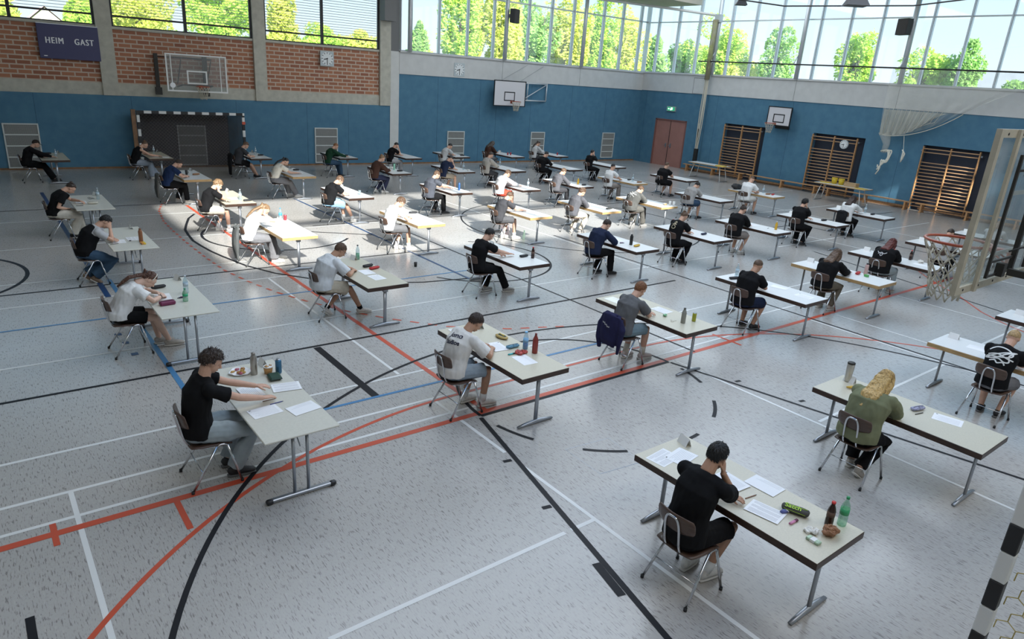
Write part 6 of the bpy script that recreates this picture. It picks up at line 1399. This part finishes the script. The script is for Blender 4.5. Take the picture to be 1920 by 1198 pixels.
T_=[(62,51,6.6,1.7,3.,1,'narrow tree outside the right windows nearest the room corner'),
(62,46.9,7.6,3.9,3.8,0,'broad bright tree outside the right windows behind the rope bundle'),
(62,44.0,5.6,3.4,2.2,2,'low yellow-green tree outside between first and second right-hand columns'),
(62,39.7,7.0,1.7,3.2,1,'slim pointed tree behind the second right-hand column'),
(62,32.1,6.8,1.6,3.3,0,'slim tree alone in the middle of the right windows'),
(62,26.4,6.,1.9,2.9,0,'round tree outside left of the right-hand loudspeaker net'),
(62,23.6,6.2,1.4,2.9,1,'narrow tree outside above the nearest wall bars'),
(62,18.9,5.,1.6,1.7,1,'low tree at the right edge of the windows'),
(28.1,48,5.6,.75,2.2,1,'small thin tree outside at the left end of back windows'),
(28.6,48.5,4.6,1.5,1.7,0,'low bush outside at the left end of back windows'),
(31.9,48,7.2,1.9,3.4,0,'tall bright tree outside left of the back-wall loudspeaker'),
(35.2,48,7.8,2.4,4.4,2,'tall tree outside directly behind the back-wall loudspeaker'),
(39.,48.3,7.8,2.4,4.8,1,'tall tree outside right of the back-wall loudspeaker'),
(42.8,48,7.6,2.2,4.6,2,'fifth tree from the left outside the back windows'),
(46.7,48,7.4,2.4,4.4,0,'sixth tree from the left outside the back windows'),
(50.8,48.4,7.0,2.3,4.,2,'last tall tree outside the back windows before the corner'),
(54.2,48,6,1.3,2.8,1,'thin tree seen through the corner of the windows'),
(2.6,60,5.8,2.4,2.2,2,'tree outside the leftmost brick-wall window'),
(8.4,61,5.6,1.4,2.4,0,'tree outside right of the pale house'),
(11.6,60,6.6,2.1,2.6,2,'tree outside left of the glass basketball board window'),
(17.2,60,7.2,2.9,3.2,0,'wide tree outside above the glass basketball board'),
(22,60,6.8,1.4,3.2,2,'slim tree outside above the clock window'),
(25.6,60,5.6,2.2,2.,0,'low tree outside above the square brick-wall clock'),
(29.,60,5.2,2.2,1.9,2,'low tree outside left of the grey duct')]
for i,(x,y,zc,rx,rz,mi,lab) in enumerate(T_): tree(x,y,zc,rx,rz,mi,lab,i+1,int(5200*max(1,rx*rz/6)),.17)
hd=MB(); hd.v=[]
for i,(x0,x1,y,h,lab) in enumerate(((0,32,64,6.5,'long green hedge far outside the brick-wall windows'),)):
    random.seed(77); vs=[];fs=[]
    for k in range(9000):
        p=V((random.uniform(x0,x1),y+random.uniform(-.6,.6),0)); hh=h*(.86+.14*noise.noise(V((p.x*.35,0,0)))); p.z=random.uniform(-.35,hh)
        a=V((random.gauss(0,1),random.gauss(0,1),random.gauss(0,1))).normalized(); b=a.orthogonal().normalized(); l=.2; q=len(vs); vs+=[p-a*l,p+b*l*.6,p+a*l,p-b*l*.6]; fs.append((q,q+1,q+2,q+3))
    m=MB(); m.add(vs,fs); o=m.build('hedge',[LM[0]]); tag(o,lab,'hedge')
t=thing('house','pale house with pink roof outside the leftmost window','house',(6.3,66,-.4)); m=MB(); m.box((-1.6,-1,0),(1.6,2,5.6)); m.add([(-1.6,-1,5.6),(1.6,-1,5.6),(0,-1,7.0),(-1.6,2,5.6),(1.6,2,5.6),(0,2,7.0)],[(0,1,2),(3,5,4)]); m.build('wall',[mat('house_cream',(.80,.74,.62),.8)],t)
m=MB(); m.add([(-1.9,-1.2,5.4),(0,-1.2,7.1),(0,2.2,7.1),(-1.9,2.2,5.4),(1.9,-1.2,5.4),(1.9,2.2,5.4)],[(0,1,2,3),(1,4,5,2)]); m.build('roof',[mat('pink_roof',(.65,.42,.38),.8)],t)
MB().box((.3,-1.05,5.0),(.7,-1.0,5.5)).build('window',[mat('house_window',(.3,.35,.4),.3)],t)
